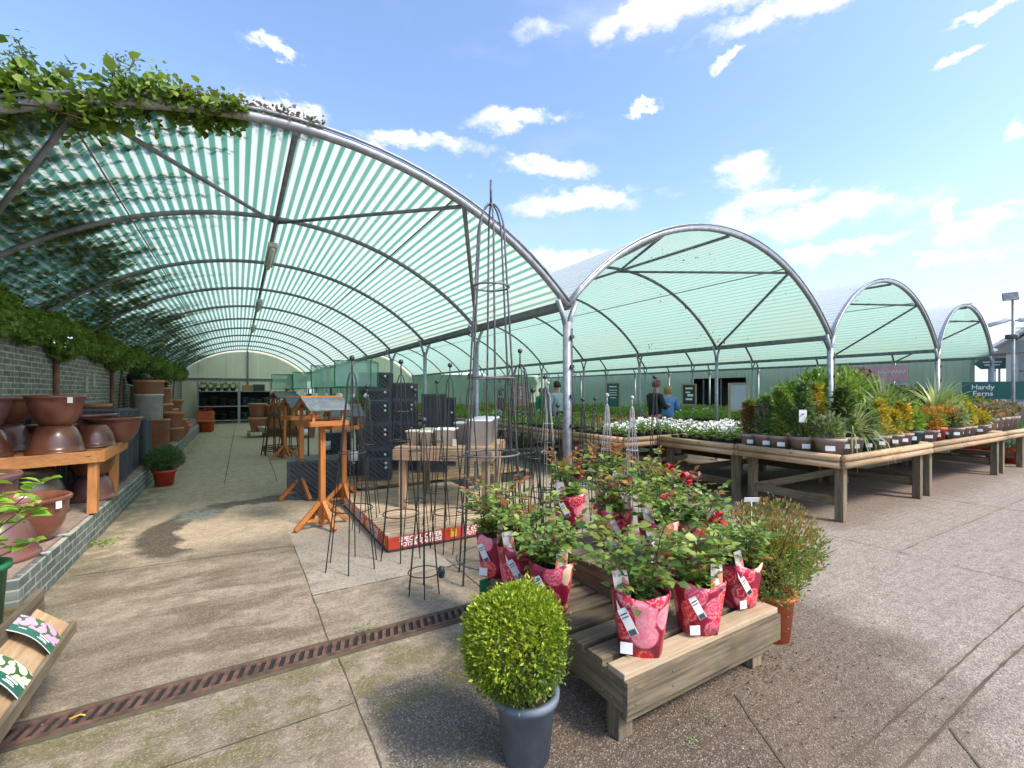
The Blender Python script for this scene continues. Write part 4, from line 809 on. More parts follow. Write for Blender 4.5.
# ---- green net stands with round lanterns
for i, (x, y) in enumerate(((1.62, 7.45), (1.5, 9.1), (1.5, 12.3), (1.15, 14.1))):
    t = thing('display_stand', ['green net hooded display stand, nearest, by the dark tower', 'green net hooded display stand, second in the row', 'green net hooded display stand, third in the row', 'green net hooded display stand, farthest in the row'][i], 'display stand', (x, y, 0), -.45, 'green hooded display stands')
    mb = MB(); w = .27; h0, h1 = 1.68, 2.08
    for z in (h0, h1):
        for s in (-1, 1): mb.box((0, s * w, z), (2 * w, .012, .012)); mb.box((s * w, 0, z), (.012, 2 * w, .012))
    for sx in (-1, 1):
        for sy in (-1, 1): mb.box((sx * w, sy * w, (h0 + h1) / 2), (.014, .014, h1 - h0))
    part('hood_frame', mb, 'green_paint', t); mb = MB(); mb.box((0, 0, (h0 + h1) / 2), (2 * w - .03, 2 * w - .03, h1 - h0 - .02)); part('hood', mb, 'green_net', t)
    mb = MB(); mb.tube([(0, .0, 0), (0, 0, h0 - .008)], .018, 8); mb.box((0, 0, .01), (.4, .4, .02)); part('pole', mb, 'black_metal', t)
    for s in (-.2, -.02, .18):
        mb = MB(); mb.lathe([(0, 1.5), (.02, 1.505), (.04, 1.54), (.02, 1.578), (0, 1.585)], 14, (s, -.2, 0)); q = part('lantern', mb, 'white_paint', t); mb = MB(); mb.tube([(s, -.2, 1.58), (s, -.2, h0)], .004, 5); part('hook', mb, 'black_metal', q)
    if i < 3: P, D = ball_pts(500, .13, (.05, -.05, 1.4)); link('topiary_ball', leaves('topiary_ball', P, D, .05, .4), 'leaf_green', t)
    if i == 0: mb = MB(); mb.lathe([(0, .78), (.02, .8), (.12, 1.25), (.1, 1.26), (0, 1.2)], 12, (.05, -.1, 0)); part('hanging_cone', mb, 'anthracite', t)
    # tubes of goods on the pole
    mb = MB(); mb.tube([(0, -.25, .55), (0, -.25, .7)], .07, 14); part('white_ball', mb, 'white_glaze', t)
# ---- metal obelisks
def obelisk(label, loc, H, rb, n=6, m='black_metal', rings=(.1, .45), rod=.0045, rt=.32, rz=0, fin='ball', tagd=False):
    """straight splayed rods that round in to a finial"""
    t = thing('metal_obelisk', label, 'plant support', loc, rz, group='metal obelisks round the pallet'); zs = H * .84; rs = rb * rt
    for k in range(n):
        a = 2 * PI * k / n + .2; c, s = math.cos(a), math.sin(a); pts = [(rb * c, rb * s, 0), (rs * c, rs * s, zs)]
        for j in range(1, 7): q = j / 6 * PI / 2; pts.append(((rs * math.cos(q) + .002) * c, (rs * math.cos(q) + .002) * s, zs + H * .1 * math.sin(q)))
        mb = MB(); mb.tube(pts, rod, 6); part('rod', mb, m, t)
    for f in rings: mb = MB(); mb.ring((0, 0, f * H), rb + (rs - rb) * (f * H / zs) + rod, rod, 28, 6); part('ring', mb, m, t)
    mb = MB(); mb.tube([(0, 0, zs + H * .095), (0, 0, H)], rod * 1.3, 6)
    if fin == 'ball': mb.lathe([(0, H - .012), (.018, H - .004), (.026, H + .014), (.018, H + .032), (0, H + .04)], 12)
    part('finial', mb, m, t)
    if tagd: mb = MB(); mb.lathe([(.0, 0), (.022, .01), (.03, .05), (.022, .09), (0, .1)], 10, (rb * .95, -.05, .02 + .08)); part('hang_tag', mb, 'dark_sign', t)
    return t
p = atd(491, 3.95); obelisk('tallest dark metal obelisk, rising above the canopy edge into the sky', p, 3.44, .3, 6, 'grey_metal', (.05, .31, .5, .73), .0085, .42, 0, 'spike')
p = at(424, 592); obelisk('short black obelisk with a dark oval tag, nearest to the drain', p, 1.36, .135, 6, 'black_metal', (.12,), .0045, .16, 0, 'ball', True)
p = at(352, 566); obelisk('black metal obelisk in front of the bird tables', p, 1.9, .24, 6, 'black_metal', (.28, .55), .0055, .2)
p = at(401, 556); obelisk('black metal obelisk at the left corner of the red banner', p, 1.88, .21, 6, 'black_metal', (.22, .6, .75), .0055, .22)
p = at(450, 548); obelisk('slender black obelisk in front of the white planters', p, 1.86, .2, 5, 'black_metal', (.2, .5), .005, .2)
p = atd(520, 4.6); obelisk('black metal obelisk just right of the tallest one', p, 2.0, .26, 6, 'black_metal', (.25, .5, .7), .006, .3)
p = atd(545, 5.0); obelisk('black metal obelisk beside the canopy post', p, 1.75, .2, 5, 'black_metal', (.3, .6), .005, .2)
p = atd(607, 5.3); obelisk('silver obelisk above the rear roses, left one of a pair', p, 1.55, .16, 5, 'silver_metal', (.3, .6), .005, .16)
p = atd(632, 5.4); obelisk('silver obelisk above the rear roses, right one of a pair', p, 1.52, .16, 5, 'silver_metal', (.3, .6), .005, .16)
p = atd(583, 5.2); obelisk('thin dark obelisk right of the canopy post', p, 1.5, .15, 5, 'black_metal', (.35, .65), .0045, .16)
p = atd(655, 5.0); obelisk('thin dark obelisk in front of the person in black', p, 1.75, .14, 4, 'black_metal', (.35,), .0045, .16)
p = atd(500, 6.8); obelisk('grey obelisk behind the timber table', p, 1.75, .2, 6, 'grey_metal', (.3, .6), .005, .2)
p = atd(380, 5.4); obelisk('black obelisk standing on the bare concrete by the dark tower', (p[0] - .15, p[1], 0), 1.65, .17, 5, 'black_metal', (.3, .6), .005, .2)
for k, (u, d, H_, rb, m_) in enumerate(((470, 4.5, 1.75, .17, 'black_metal'), (533, 4.2, 1.6, .15, 'black_metal'), (508, 5.4, 1.9, .2, 'black_metal'), (558, 4.6, 1.45, .14, 'black_metal'), (437, 5.0, 1.7, .17, 'black_metal'), (548, 5.9, 1.7, .18, 'silver_metal'), (595, 5.8, 1.5, .16, 'black_metal'), (415, 4.7, 1.6, .15, 'black_metal'))):
    p = atd(u, d); obelisk(['slender dark obelisk left of the tallest one, over the banner', 'dark obelisk between the tallest one and the canopy post', 'taller dark obelisk behind the tallest one', 'low dark obelisk in front of the canopy post base', 'thin obelisk before the white square planter', 'silver obelisk behind the canopy post', 'dark obelisk left of the silver pair', 'thin dark obelisk over the middle of the banner'][k], p, H_, rb, 5, m_, ((.25, .55), (.3, .62), (.2, .48, .7))[k % 3], .0048, .2, k)
# ---- timber table with white planters
A_ = Vector((1.76, 5.69)); e1 = Vector((.81, -.63)).normalized(); cx, cyy = (1.76 + 3.25) / 2, 5.7; rz = math.atan2(e1.y, e1.x)
t = thing('timber_table', 'rough timber table on the pallet platform carrying white planters', 'table', (cx, cyy, .152), rz); W, D = 1.24, 1.12; h = .76
for i in range(8): mb = MB(); mb.box((0, -D / 2 + D / 8 * (i + .5), h - .012), (W, D / 8 - .012, .024)); part('top_board', mb, 'table_woodX', t, bevel=.003)
for s in (-1, 1): mb = MB(); mb.box((0, s * (D / 2 + .005), h - .095), (W + .02, .045, .135)); part('rail', mb, 'table_woodX', t, bevel=.004); mb = MB(); mb.box((s * (W / 2 - .02), 0, h - .1), (.045, D - .06, .13)); part('rail', mb, 'table_woodY', t, bevel=.004)
for sx in (-1, 1):
    for sy in (-1, 1): mb = MB(); mb.box((sx * (W / 2 - .09), sy * (D / 2 - .08), (h - .03) / 2), (.09, .09, h - .03)); part('leg', mb, 'table_woodZ', t, bevel=.004)
TT = .152 + h + .002
for (l, lx, ly, r, hh, m) in [('small cream square pot, left end of the timber table', -.44, -.3, .085, .19, 'cream_glaze'), ('second cream square pot on the timber table', -.26, -.34, .085, .19, 'cream_glaze'), ('cream pot behind the two small ones', -.3, -.08, .085, .2, 'cream_glaze'), ('white square planter in the middle of the timber table', -.02, -.3, .12, .22, 'white_glaze'),
        ('large white planter at the right end of the timber table', .4, -.18, .15, .33, 'white_glaze'), ('large white planter behind, right end of the timber table', .42, .18, .15, .34, 'white_glaze'), ('pale lilac-white planter leaning beside the large ones', .17, .05, .13, .28, 'white_glaze')]:
    q = Vector((lx, ly)); q.rotate(Matrix.Rotation(rz, 2)); o = thing('square_planter', l, 'planter', (cx + q.x, cyy + q.y, TT), rz, 'pale planters on the timber table'); add_pot(o, r, r * .85, hh, m, .025, False, 32, 1.0)
mb = MB(); mb.box((0, 0, .045), (.05, .01, .09)); q = Vector((.12, -.42)); q.rotate(Matrix.Rotation(rz, 2)); o = tag(part('price_card', mb, 'cream_glaze', None, loc=(cx + q.x, cyy + q.y, TT), rot=(0, 0, rz)), 'small price card standing between the white planters', 'card')
# ================================================================ display benches with half-round rails
def log_bench(label, x0, y0, W, D, H=.8, full=True, grp='plant benches with log rails', sides='fl'):
    t = thing('plant_bench', label, 'bench', (x0, y0, 0), group=grp)
    nb = max(4, int(D / .16))
    mb = MB(); mb.box((W / 2, D / 2, H - .035), (W - .05, D - .05, .02)); part('deck', mb, 'old_woodX', t)
    def rail(a, b):
        for z in (H - .0, H - .085):
            mb = MB(); mb.tube([a[:2] + (z,), b[:2] + (z,)], .043, 12)
            part('rail', mb, 'logX' if abs(a[1] - b[1]) < .01 else 'logY', t)
    rail((-.0, 0), (W, 0)); rail((0, .04), (0, D))
    if full: rail((0.04, D), (W, D))
    for x in (.16, W - .16):
        for y in (.1, D - .1):
            mb = MB(); mb.box((x, y, (H - .1) / 2), (.1, .1, H - .1)); part('leg', mb, 'old_woodZ', t, bevel=.006)
        mb = MB(); mb.box((x + .0, D / 2, .24), (.05, D - .3, .11)); part('stretcher', mb, 'old_woodY', t, bevel=.004)
    mb = MB(); mb.box((W / 2, D - .1, .24), (W - .44, .05, .11)); part('stretcher', mb, 'old_woodX', t, bevel=.004)
    return t
log_bench('nearest bench corner, carrying tall conifers in taupe pots', 6.22, 2.62, 2.7, 1.32)
log_bench('long log railed bench in the middle of the right row', 8.97, 2.62, 3.7, 1.32)
log_bench('short bench at the far right end of the row', 12.72, 2.62, 1.7, 1.32)
log_bench('bench of white flowers behind the nearest conifer bench', 6.22, 4.0, 2.7, 1.4); log_bench('bench behind the long one, carrying bushy shrubs', 8.97, 4.0, 3.7, 1.4); log_bench('second row bench at the right end', 12.72, 4.0, 1.7, 1.4)
TB = [(5.48, 5.5, 3.5, 1.6, 'white'), (5.48, 7.2, 3.5, 2.6, 'green'), (5.48, 11.3, 3.5, 2.3, 'green'), (5.48, 13.8, 3.5, 2.6, 'mix'), (10.4, 7.1, 3.8, 2.6, 'green'), (10.4, 10.0, 3.8, 2.5, 'green'), (10.4, 13.3, 3.8, 3.0, 'mix'), (5.6, 17.5, 3.4, 3.5, 'mix'), (10.4, 17.5, 3.8, 3.5, 'green'), (15.2, 7.5, 3.6, 3.0, 'green'), (15.2, 11.2, 3.6, 4.0, 'green')]
names = ['nearest middle bench with white flowers, right of the canopy post', 'green seedling bench just behind the white flowers', 'seedling bench beyond the first cross aisle', 'mixed seedling bench, third on the left side', 'seedling bench right of the middle aisle, nearest', 'seedling bench right of the middle aisle, second', 'seedling bench right of the middle aisle, third', 'farthest left seedling bench', 'farthest middle seedling bench', 'seedling bench by the shed, nearest', 'seedling bench in front of the dark doorway']
for (x, y, w, d, k), l in zip(TB, names): log_bench(l, x, y, w, d, full=False, grp='seedling benches under the canopies')
BT = .783
# ---- small bedding plants
def bedding(name, m, n, r, h, flower=None, fm=None, wid=.6, ls=.05):
    t = thing(name, 'x', 'potted plant'); mb = MB(); mb.lathe([(.038, 0), (.052, .09), (.055, .1), (0, .1)], 10, sq=.8); part('pot', mb, 'black_plastic', t)
    P, D = ball_pts(n, r * .85, (0, 0, .1 + h * .5), (1, 1, h / r * .6), .9); link('foliage', leaves('foliage', P, D + np.array([0, 0, .5]), ls, wid), m, t)
    if flower: P, D = ball_pts(flower, r * .8, (0, 0, .13 + h * .85), (1, 1, .6), .5); link('flower', leaves('flower', P, D, .035, .9), fm, t)
    return t
def scatter(proto, spots, label, grp, first=True):
    for i, (x, y, z) in enumerate(spots):
        a, s = random.uniform(0, 6.28), random.uniform(.82, 1.18)
        if i == 0: proto.location = (x, y, z); proto['label'] = label; proto['group'] = grp
        else: copy_tree(proto, (x, y, z), a, None, s, grp)
random.seed(3)
wf = bedding('white_bedding_plant', 'leaf_green', 60, .09, .13, 34, 'white_petal')
sp = [(6.36 + i * .2 + random.uniform(-.02, .02), 4.2 + j * .2, BT) for j in range(6) for i in range(9)] + [(5.62 + i * .21, 5.64 + j * .2, BT) for j in range(3) for i in range(9)]
scatter(wf, sp, 'small white flowering bedding plant in a black pot on the white flower benches', 'white bedding plants')
gf = bedding('green_bedding_plant', 'leaf_bright', 70, .1, .13)
sp = [(5.62 + i * .2, 7.35 + j * .22, BT) for j in range(6) for i in range(10)] + [(10.55 + i * .22, 7.25 + j * .24, BT) for j in range(5) for i in range(10)]
scatter(gf, sp, 'small leafy green bedding plant in a black pot on the nearer seedling benches', 'green bedding plants')
ge = bedding('mixed_bedding_plant', 'leaf_grey', 60, .1, .18, 8, 'red_petal')
sp = [(5.62 + i * .22, 6.2 + j * .22, BT) for j in range(4) for i in range(8)]
scatter(ge, sp, 'greyish bedding plant with a few red flowers, between white and green ones', 'mixed bedding plants')
def carpet(name, label, boxes, m, dens, ls, hh):
    P = []; 
    for (x0, y0, x1, y1) in boxes:
        n = int((x1 - x0) * (y1 - y0) * dens); p = np.stack([RNG.uniform(x0, x1, n), RNG.uniform(y0, y1, n), np.zeros(n)], 1)
        p[:, 2] = BT + .04 + hh * (.5 + .3 * np.sin(p[:, 0] * 9 + 1.3 * np.sin(p[:, 1] * 3)) + .25 * np.sin(p[:, 1] * 11 + p[:, 0])) * RNG.random(n) ** .4; P.append(p)
    P = np.concatenate(P); D = unit(len(P)) + np.array([0, 0, 1.0]); o = link(name, leaves(name, P, D, ls, .6), m, None); tag(o, kind='stuff'); return o
carpet('seedling_foliage', '', [(5.6, 9.0, 8.9, 9.75), (5.6, 11.4, 8.9, 13.5), (10.5, 10.1, 14.1, 12.4), (10.5, 8.5, 14.1, 9.6), (15.3, 7.6, 18.7, 10.4), (15.3, 11.3, 18.7, 15.1), (10.5, 17.6, 14.1, 20.9)], 'leaf_bright', 260, .09, .2)
carpet('seedling_foliage_mixed', '', [(5.6, 13.9, 8.9, 16.3), (10.5, 13.4, 14.1, 16.2), (5.7, 17.6, 8.9, 20.9)], 'leaf_green', 240, .09, .24)
carpet('seedling_flowers', '', [(5.6, 14.6, 8.9, 15.0), (5.7, 17.6, 8.9, 18.2), (10.5, 17.6, 14, 18.2), (10.5, 13.4, 13, 13.8)], 'leaf_orange', 200, .09, .26)
carpet('seedling_flowers_pale', '', [(10.5, 9.7, 14.0, 10.0), (5.6, 11.4, 8.9, 11.7)], 'white_petal', 160, .07, .24)
# ---- conifers and shrubs on the right benches
def potted(name, label, loc, pr, ph, pm, kind, h, r, lm, n, ls=.06, wid=.28, tagc=False, grp='shrubs and conifers on the right bench'):
    t = thing(name, label, 'potted plant', loc, facing(loc[0], loc[1]) * .75 + random.uniform(-.15, .15), group=grp); sd = int(loc[0] * 100)
    add_pot(t, pr, pr * .74, ph, pm, ph * .18, True, 22)
    if kind in ('cone', 'col', 'ball'): n = int(n * .5); ls *= 1.25; h *= .8; r *= .8
    if kind == 'col': r *= .86; h *= .95
    if kind == 'cone': P, D = cone_pts(n, r * 1.15, h, (0, 0, ph - .02), seed=sd)
    elif kind == 'col': P, D = cone_pts(n, r, h, (0, 0, ph - .02), seed=sd, col=.6)
    elif kind == 'ball': P, D = ball_pts(n, r, (0, 0, ph + h * .5), (1, 1, h / (2 * r)), .6, .25, sd); D = D + np.array([0, 0, .6])
    if kind == 'blade': link('foliage', blades('foliage', n, h, wid, (0, 0, ph - .03), .75, .4).mesh('foliage'), lm, t)
    elif kind == 'arch': link('foliage', blades('foliage', n, h, wid, (0, 0, ph - .03), 1.25, .8).mesh('foliage'), lm, t)
    else:
        P = P + RNG.normal(size=P.shape) * r * .13; D = D + RNG.normal(size=D.shape) * .45; sz = np.clip(RNG.normal(ls, ls * .3, n), ls * .4, ls * 1.9); pt = (np.sin(P[:, 0] * 21 + sd) + np.sin(P[:, 2] * 17 + sd * 2) + np.sin(P[:, 1] * 25)) > .75 + .6 * RNG.normal(size=n)
        if lm in ('leaf_green', 'leaf_ever', 'leaf_dark', 'leaf_bright', 'leaf_brown'): lm2 = 'leaf_bright' if lm == 'leaf_green' else 'leaf_green' if lm != 'leaf_brown' else 'leaf_bronze'
        else: lm2 = 'leaf_green'
        link('foliage', leaves('foliage', P[~pt], D[~pt], sz[~pt], wid), lm, t); link('second_foliage', leaves('second_foliage', P[pt], D[pt], sz[pt], wid), lm2, t)
        mb = MB(); mb.tube([(0, 0, ph - .05), (.01, 0, ph + h * .5), (0, .01, ph + h * .92)], [.012, .008, .003], 6)
        for k in range(9):
            a = random.uniform(0, 6.3); z = ph + h * random.uniform(.08, .7); q = r * .7 * (1 - (z - ph) / h * .7); mb.tube([(0, 0, z), (q * math.cos(a), q * math.sin(a), z + q * .6)], [.006, .002], 5)
        part('stem', mb, 'stem', t)
    mb = MB(); mb.box((0, 0, 0), (pr * .6, .004, ph * .26)); q = part('label', mb, 'white_paint', t, loc=(-.02, -pr * .93 - .012, ph * .5), rot=(-.1, 0, 0))
    if tagc: mb = MB(); mb.box((-.06, -r * .95, ph + h * .4), (.09, .005, .16)); part('hang_tag', mb, 'white_paint', t)
    return t
Z = BT
def FX(u, Y): p = atY(u, Y); return (p[0], Y, Z)
L6 = lambda u: (6.42, 6.42 / math.tan(math.atan((u - 512) / F) + R(YAW)), Z)
potted('bronze_conifer', 'rust brown feathery conifer at the left end of the bench', L6(750), .13, .21, 'taupe', 'col', .62, .17, 'leaf_bronze', 2200)
potted('grey_conifer', 'grey-green upright conifer, second from the left end', L6(765), .15, .22, 'taupe', 'col', .7, .17, 'leaf_grey', 2400)
potted('green_shrub', 'feathery mid-green shrub, third from the left end', L6(781), .15, .22, 'taupe', 'cone', .8, .2, 'leaf_green', 2600)
potted('yellow_conifer', 'bright yellow rounded conifer behind the tagged dark one', (6.85, 3.72, Z), .13, .2, 'taupe', 'col', .62, .18, 'leaf_yellow', 1800)
potted('dark_conifer', 'dark green conifer with a white hanging tag', L6(803), .16, .23, 'taupe', 'cone', .86, .22, 'leaf_ever', 2800, tagc=True)
potted('golden_conifer', 'golden tipped narrow conifer right behind the bench corner', (6.75, 3.2, Z), .14, .22, 'taupe', 'col', .92, .17, 'leaf_gold', 2600)
potted('heather_shrub', 'small speckled shrub in the widest taupe pot at the bench corner', (6.42, 2.86, Z), .17, .24, 'taupe', 'ball', .3, .17, 'leaf_grey', 900)
potted('tall_conifer', 'tallest deep green conifer just right of the bench corner', (6.86, 2.9, Z), .15, .23, 'taupe', 'col', .85, .19, 'leaf_dark', 3000)
potted('variegated_shrub', 'cream variegated arching shrub right of the tall dark conifer', FX(852, 2.86), .14, .22, 'taupe', 'arch', .62, .02, 'leaf_var', 150, wid=.022)
potted('variegated_bush', 'variegated bush with pale leaves, behind the arching one', FX(858, 3.2), .14, .22, 'taupe', 'ball', .48, .24, 'leaf_var', 900, wid=.35)
S5 = [(868, 2.82, 'blue_conifer', 'blue-grey small conifer in a teal pot', .12, .2, 'teal_pot', 'cone', .5, .16, 'leaf_ever'), (880, 2.85, 'yellow_cypress', 'yellow conical cypress in a taupe pot left of the label stick', .12, .2, 'taupe', 'cone', .62, .19, 'leaf_yellow'), (886, 3.3, 'tall_green_shrub', 'loose tall green shrub behind the yellow cypress', .15, .22, 'taupe', 'ball', .75, .28, 'leaf_green'),
      (893, 2.84, 'gold_shrub', 'small gold leaved shrub with yellow tips', .12, .2, 'taupe', 'col', .45, .15, 'leaf_gold'), (902, 2.86, 'orange_tip_shrub', 'pale shrub with orange tips left of the blue pot', .13, .2, 'taupe', 'col', .6, .17, 'leaf_gold'), (911, 2.86, 'broad_shrub', 'bright green fine shrub in a blue-grey pot', .14, .22, 'teal_pot', 'ball', .34, .17, 'leaf_bright'),
      (925, 2.9, 'orange_heather', 'bright orange rounded heather in a taupe pot, left of the red pot', .17, .2, 'taupe', 'ball', .42, .25, 'leaf_orange'), (936, 2.82, 'red_pot_shrub', 'small shrub in a bright red pot between the orange heathers', .13, .24, 'red_plastic', 'cone', .25, .13, 'leaf_lime'), (945, 2.95, 'orange_heather', 'orange rounded heather right of the red pot', .16, .2, 'anthracite', 'ball', .42, .25, 'leaf_orange'),
      (953, 2.84, 'grey_shrub', 'low grey-green shrub right of the orange heathers', .14, .2, 'taupe', 'ball', .3, .16, 'leaf_grey'), (960, 2.84, 'lime_shrub', 'pale lime shrub in a small taupe pot', .13, .2, 'taupe', 'col', .45, .16, 'leaf_var'), (966, 2.84, 'yellow_shrub', 'tall yellow shrub in front of the Hardy Ferns sign', .14, .2, 'taupe', 'cone', .5, .22, 'leaf_yellow'), (971, 3.2, 'yellow_shrub', 'second yellow shrub, a little right of and behind the tall one', .14, .2, 'taupe', 'ball', .42, .2, 'leaf_lime'),
      (978, 2.84, 'low_shrub', 'last small shrub with a white label before the brown ones', .14, .2, 'taupe', 'ball', .3, .18, 'leaf_gold')]
for (u, y, nm, lb, pr, ph, pm, kd, h, r, lm) in S5: potted(nm, lb, FX(u, y), pr, ph, pm, kd, h, r, lm, 1500, .055, .3)
for k, u in enumerate((986, 992, 998, 1003, 1008)): potted('brown_shrub', ['first', 'second', 'third', 'fourth', 'last'][k] + ' of five brown leaved shrubs at the right bench end, from the left', FX(u, 2.9), .17, .3, 'taupe', 'ball', .3, .22, 'leaf_brown', 600, .07, .5, grp='brown shrubs at the bench end')
potted('phormium', 'large spiky pale green sword leaved plant above the orange heathers', FX(936, 3.6), .2, .26, 'anthracite', 'blade', 1.15, 0, 'leaf_var', 46, wid=.06); potted('phormium', 'spiky sword leaved plant behind the variegated bush', FX(884, 3.75), .18, .25, 'anthracite', 'blade', 1.15, 0, 'leaf_grey', 36, wid=.05)
potted('phormium', 'smaller striped sword leaved plant right of the large one', FX(948, 3.5), .16, .24, 'anthracite', 'blade', .8, 0, 'leaf_var', 34, wid=.05)
# wide bushes of the second bench row and beyond
B6 = [(792, 4.9, 'green_bush', 'fresh green bush behind the yellow conifer', .85, .38, 'leaf_green'), (815, 4.6, 'green_bush', 'tall fresh green bush left of the canopy post', 1.15, .42, 'leaf_green'), (840, 4.9, 'green_bush', 'broad bright green bush just right of the canopy post', 1.25, .55, 'leaf_bright'), (868, 4.7, 'green_bush', 'green bush under the pink banner', .95, .5, 'leaf_green'),
      (893, 4.8, 'dark_bush', 'dark leaved bush under the right end of the pink banner', .78, .5, 'leaf_dark'), (912, 4.7, 'dark_bush', 'dark leaved bush left of the large spiky plant', .72, .5, 'leaf_dark'), (930, 4.4, 'green_bush', 'rounded bush behind the orange heathers', .6, .42, 'leaf_ever'), (955, 4.3, 'green_bush', 'mid green bush left of the Hardy Ferns sign', .5, .4, 'leaf_green'), (978, 4.3, 'green_bush', 'low bush under the Hardy Ferns sign', .35, .4, 'leaf_bright')]
for (u, y, nm, lb, h, r, lm) in B6: potted(nm, lb, FX(u, y), .2, .24, 'black_plastic', 'ball', h * 1.0, r * 1.05, lm, 3000, .09, .5, grp='bushes on the second bench row')
sp = [FX(u, y) for u, y in ((770, 4.3), (800, 4.2), (875, 4.1), (918, 4.1), (960, 3.9))]
pr_ = potted('filler_shrub', 'x', sp[0], .13, .2, 'black_plastic', 'ball', .5, .24, 'leaf_green', 1100, .07, .35)
scatter(pr_, sp, 'loose green shrub in a black pot filling the rows between the two bench rows', 'green shrubs between the bench rows')
# items below the benches
q = thing('orange_pot', 'orange-red plastic pot on the floor under the far right bench', 'pot', (12.6, 4.9, .002)); add_pot(q, .22, .17, .4, 'red_plastic', .05)
q = thing('terracotta_bowl_plant', 'orange bowl with a dark bush at the right edge of the picture', 'potted plant', (15.15, 3.05, .002)); add_pot(q, .5, .34, .36, 'red_plastic', .08); P, D = ball_pts(1700, .55, (0, 0, .55), (1, 1, .65), .6, .2); link('foliage', leaves('foliage', P, D, .09, .5), 'leaf_ever', q)
q = thing('red_flower_bush', 'dark bush with red flowers behind the orange bowl', 'potted plant', (16.2, 3.9, .002)); add_pot(q, .4, .3, .35, 'red_plastic', .06); P, D = ball_pts(1700, .6, (0, 0, .85), (1, 1, .85), .6, .2); link('foliage', leaves('foliage', P, D, .1, .5), 'leaf_ever', q); P, D = ball_pts(160, .6, (0, 0, .98), (1, 1, .8), .1); link('flowers', leaves('flowers', P, D, .08, .9), 'leaf_orange', q)
q = thing('green_pallet_box', 'low pale wooden pallet box standing on the floor behind the bench', 'pallet', (6.95, 6.05, 0)); 
for k in range(3): mb = MB(); mb.box((0, 0, .1 + .13 * k), (.9, .6, .07)); part('board', mb, 'pale_woodX', q)
mb = MB(); mb.box((.3, 0, .2), (.1, .5, .4)); part('leg', mb, 'pale_woodZ', q)
mb = MB(); mb.lathe([(0, 0), (.05, .005), (.06, .2), (.045, .5), (0, .52)], 12); q = tag(part('rolled_banner', mb, 'rose_print', None, loc=(5.15, 4.6, .06), rot=(0, PI / 2, .3)), 'rolled red and white rose sleeve lying on the floor beyond the roses', 'roll')
# ================================================================ staging with roses
SX, SY = 1.475, 1.46
t = thing('rose_staging', 'low weathered wooden staging with a raised rear step, full of potted roses', 'staging', (SX, SY, 0)); W, D, H = 1.23, 1.3, .334
n = 9
for i in range(n):
    st = D / n; mb = MB(); mb.box((W / 2, st * (i + .5), H - .012 + (.002 if i == 0 else 0)), (W, st - .036, .03)); part('slat', mb, 'pale_woodX' if i == 0 else 'old_woodX', t, bevel=.004)
mb = MB(); mb.box((W / 2, .014, H - .1), (W, .028, .148)); part('front_board', mb, 'old_woodX', t, bevel=.004); mb = MB(); mb.box((.014, D / 2 + .014, H - .1), (.028, D - .03, .148)); part('side_board', mb, 'old_woodY', t, bevel=.004); mb = MB(); mb.box((W - .014, D / 2 + .014, H - .1), (.028, D - .03, .148)); part('side_board', mb, 'old_woodY', t, bevel=.004)
mb = MB(); mb.box((W / 2, .05, .145), (W - .06, .03, .085)); part('lower_beam', mb, 'old_woodX', t, bevel=.004)
for (x, y) in ((.06, .0), (W - .12, .0), (.07, D - .2), (W - .08, D - .2)): mb = MB(); mb.box((x, y + .11, .09), (.09, .08, .18)); part('leg', mb, 'old_woodZ', t, bevel=.004)
mb = MB(); mb.box((.02, D + .012, H - .1), (.16, .02, .16)); part('green_end', mb, 'green_paint', t)
UZ = .5; ux, uy = .47, .54
mb = MB()
for i in range(6): mb = MB(); mb.box((ux + (W - ux) / 2, uy + .13 * (i + .5), UZ - .012), (W - ux, .115, .024)); part('step_slat', mb, 'old_woodX', t, bevel=.004)
mb = MB(); mb.box((ux + .014, uy + .38, UZ - .1), (.028, .74, .15)); part('step_side', mb, 'old_woodY', t, bevel=.004); mb = MB(); mb.box((ux + (W - ux) / 2, uy + .01, UZ - .1), (W - ux - .03, .028, .15)); part('step_front', mb, 'old_woodX', t, bevel=.004)
mb = MB()
for (x, y) in ((.05, -.002), (.3, -.002), (.06, -.002), (1.3, -.002)):
    for z in (H - .06, H - .13): mb.tube([(x, y - .003, z), (x, y + .002, z)], .004, 8)
for y in (.1, .16, .75): [mb.tube([(-.003, y, z), (.002, y, z)], .005, 8) for z in (H - .05, H - .14)]
part('screw', mb, 'dark_pipe', t)
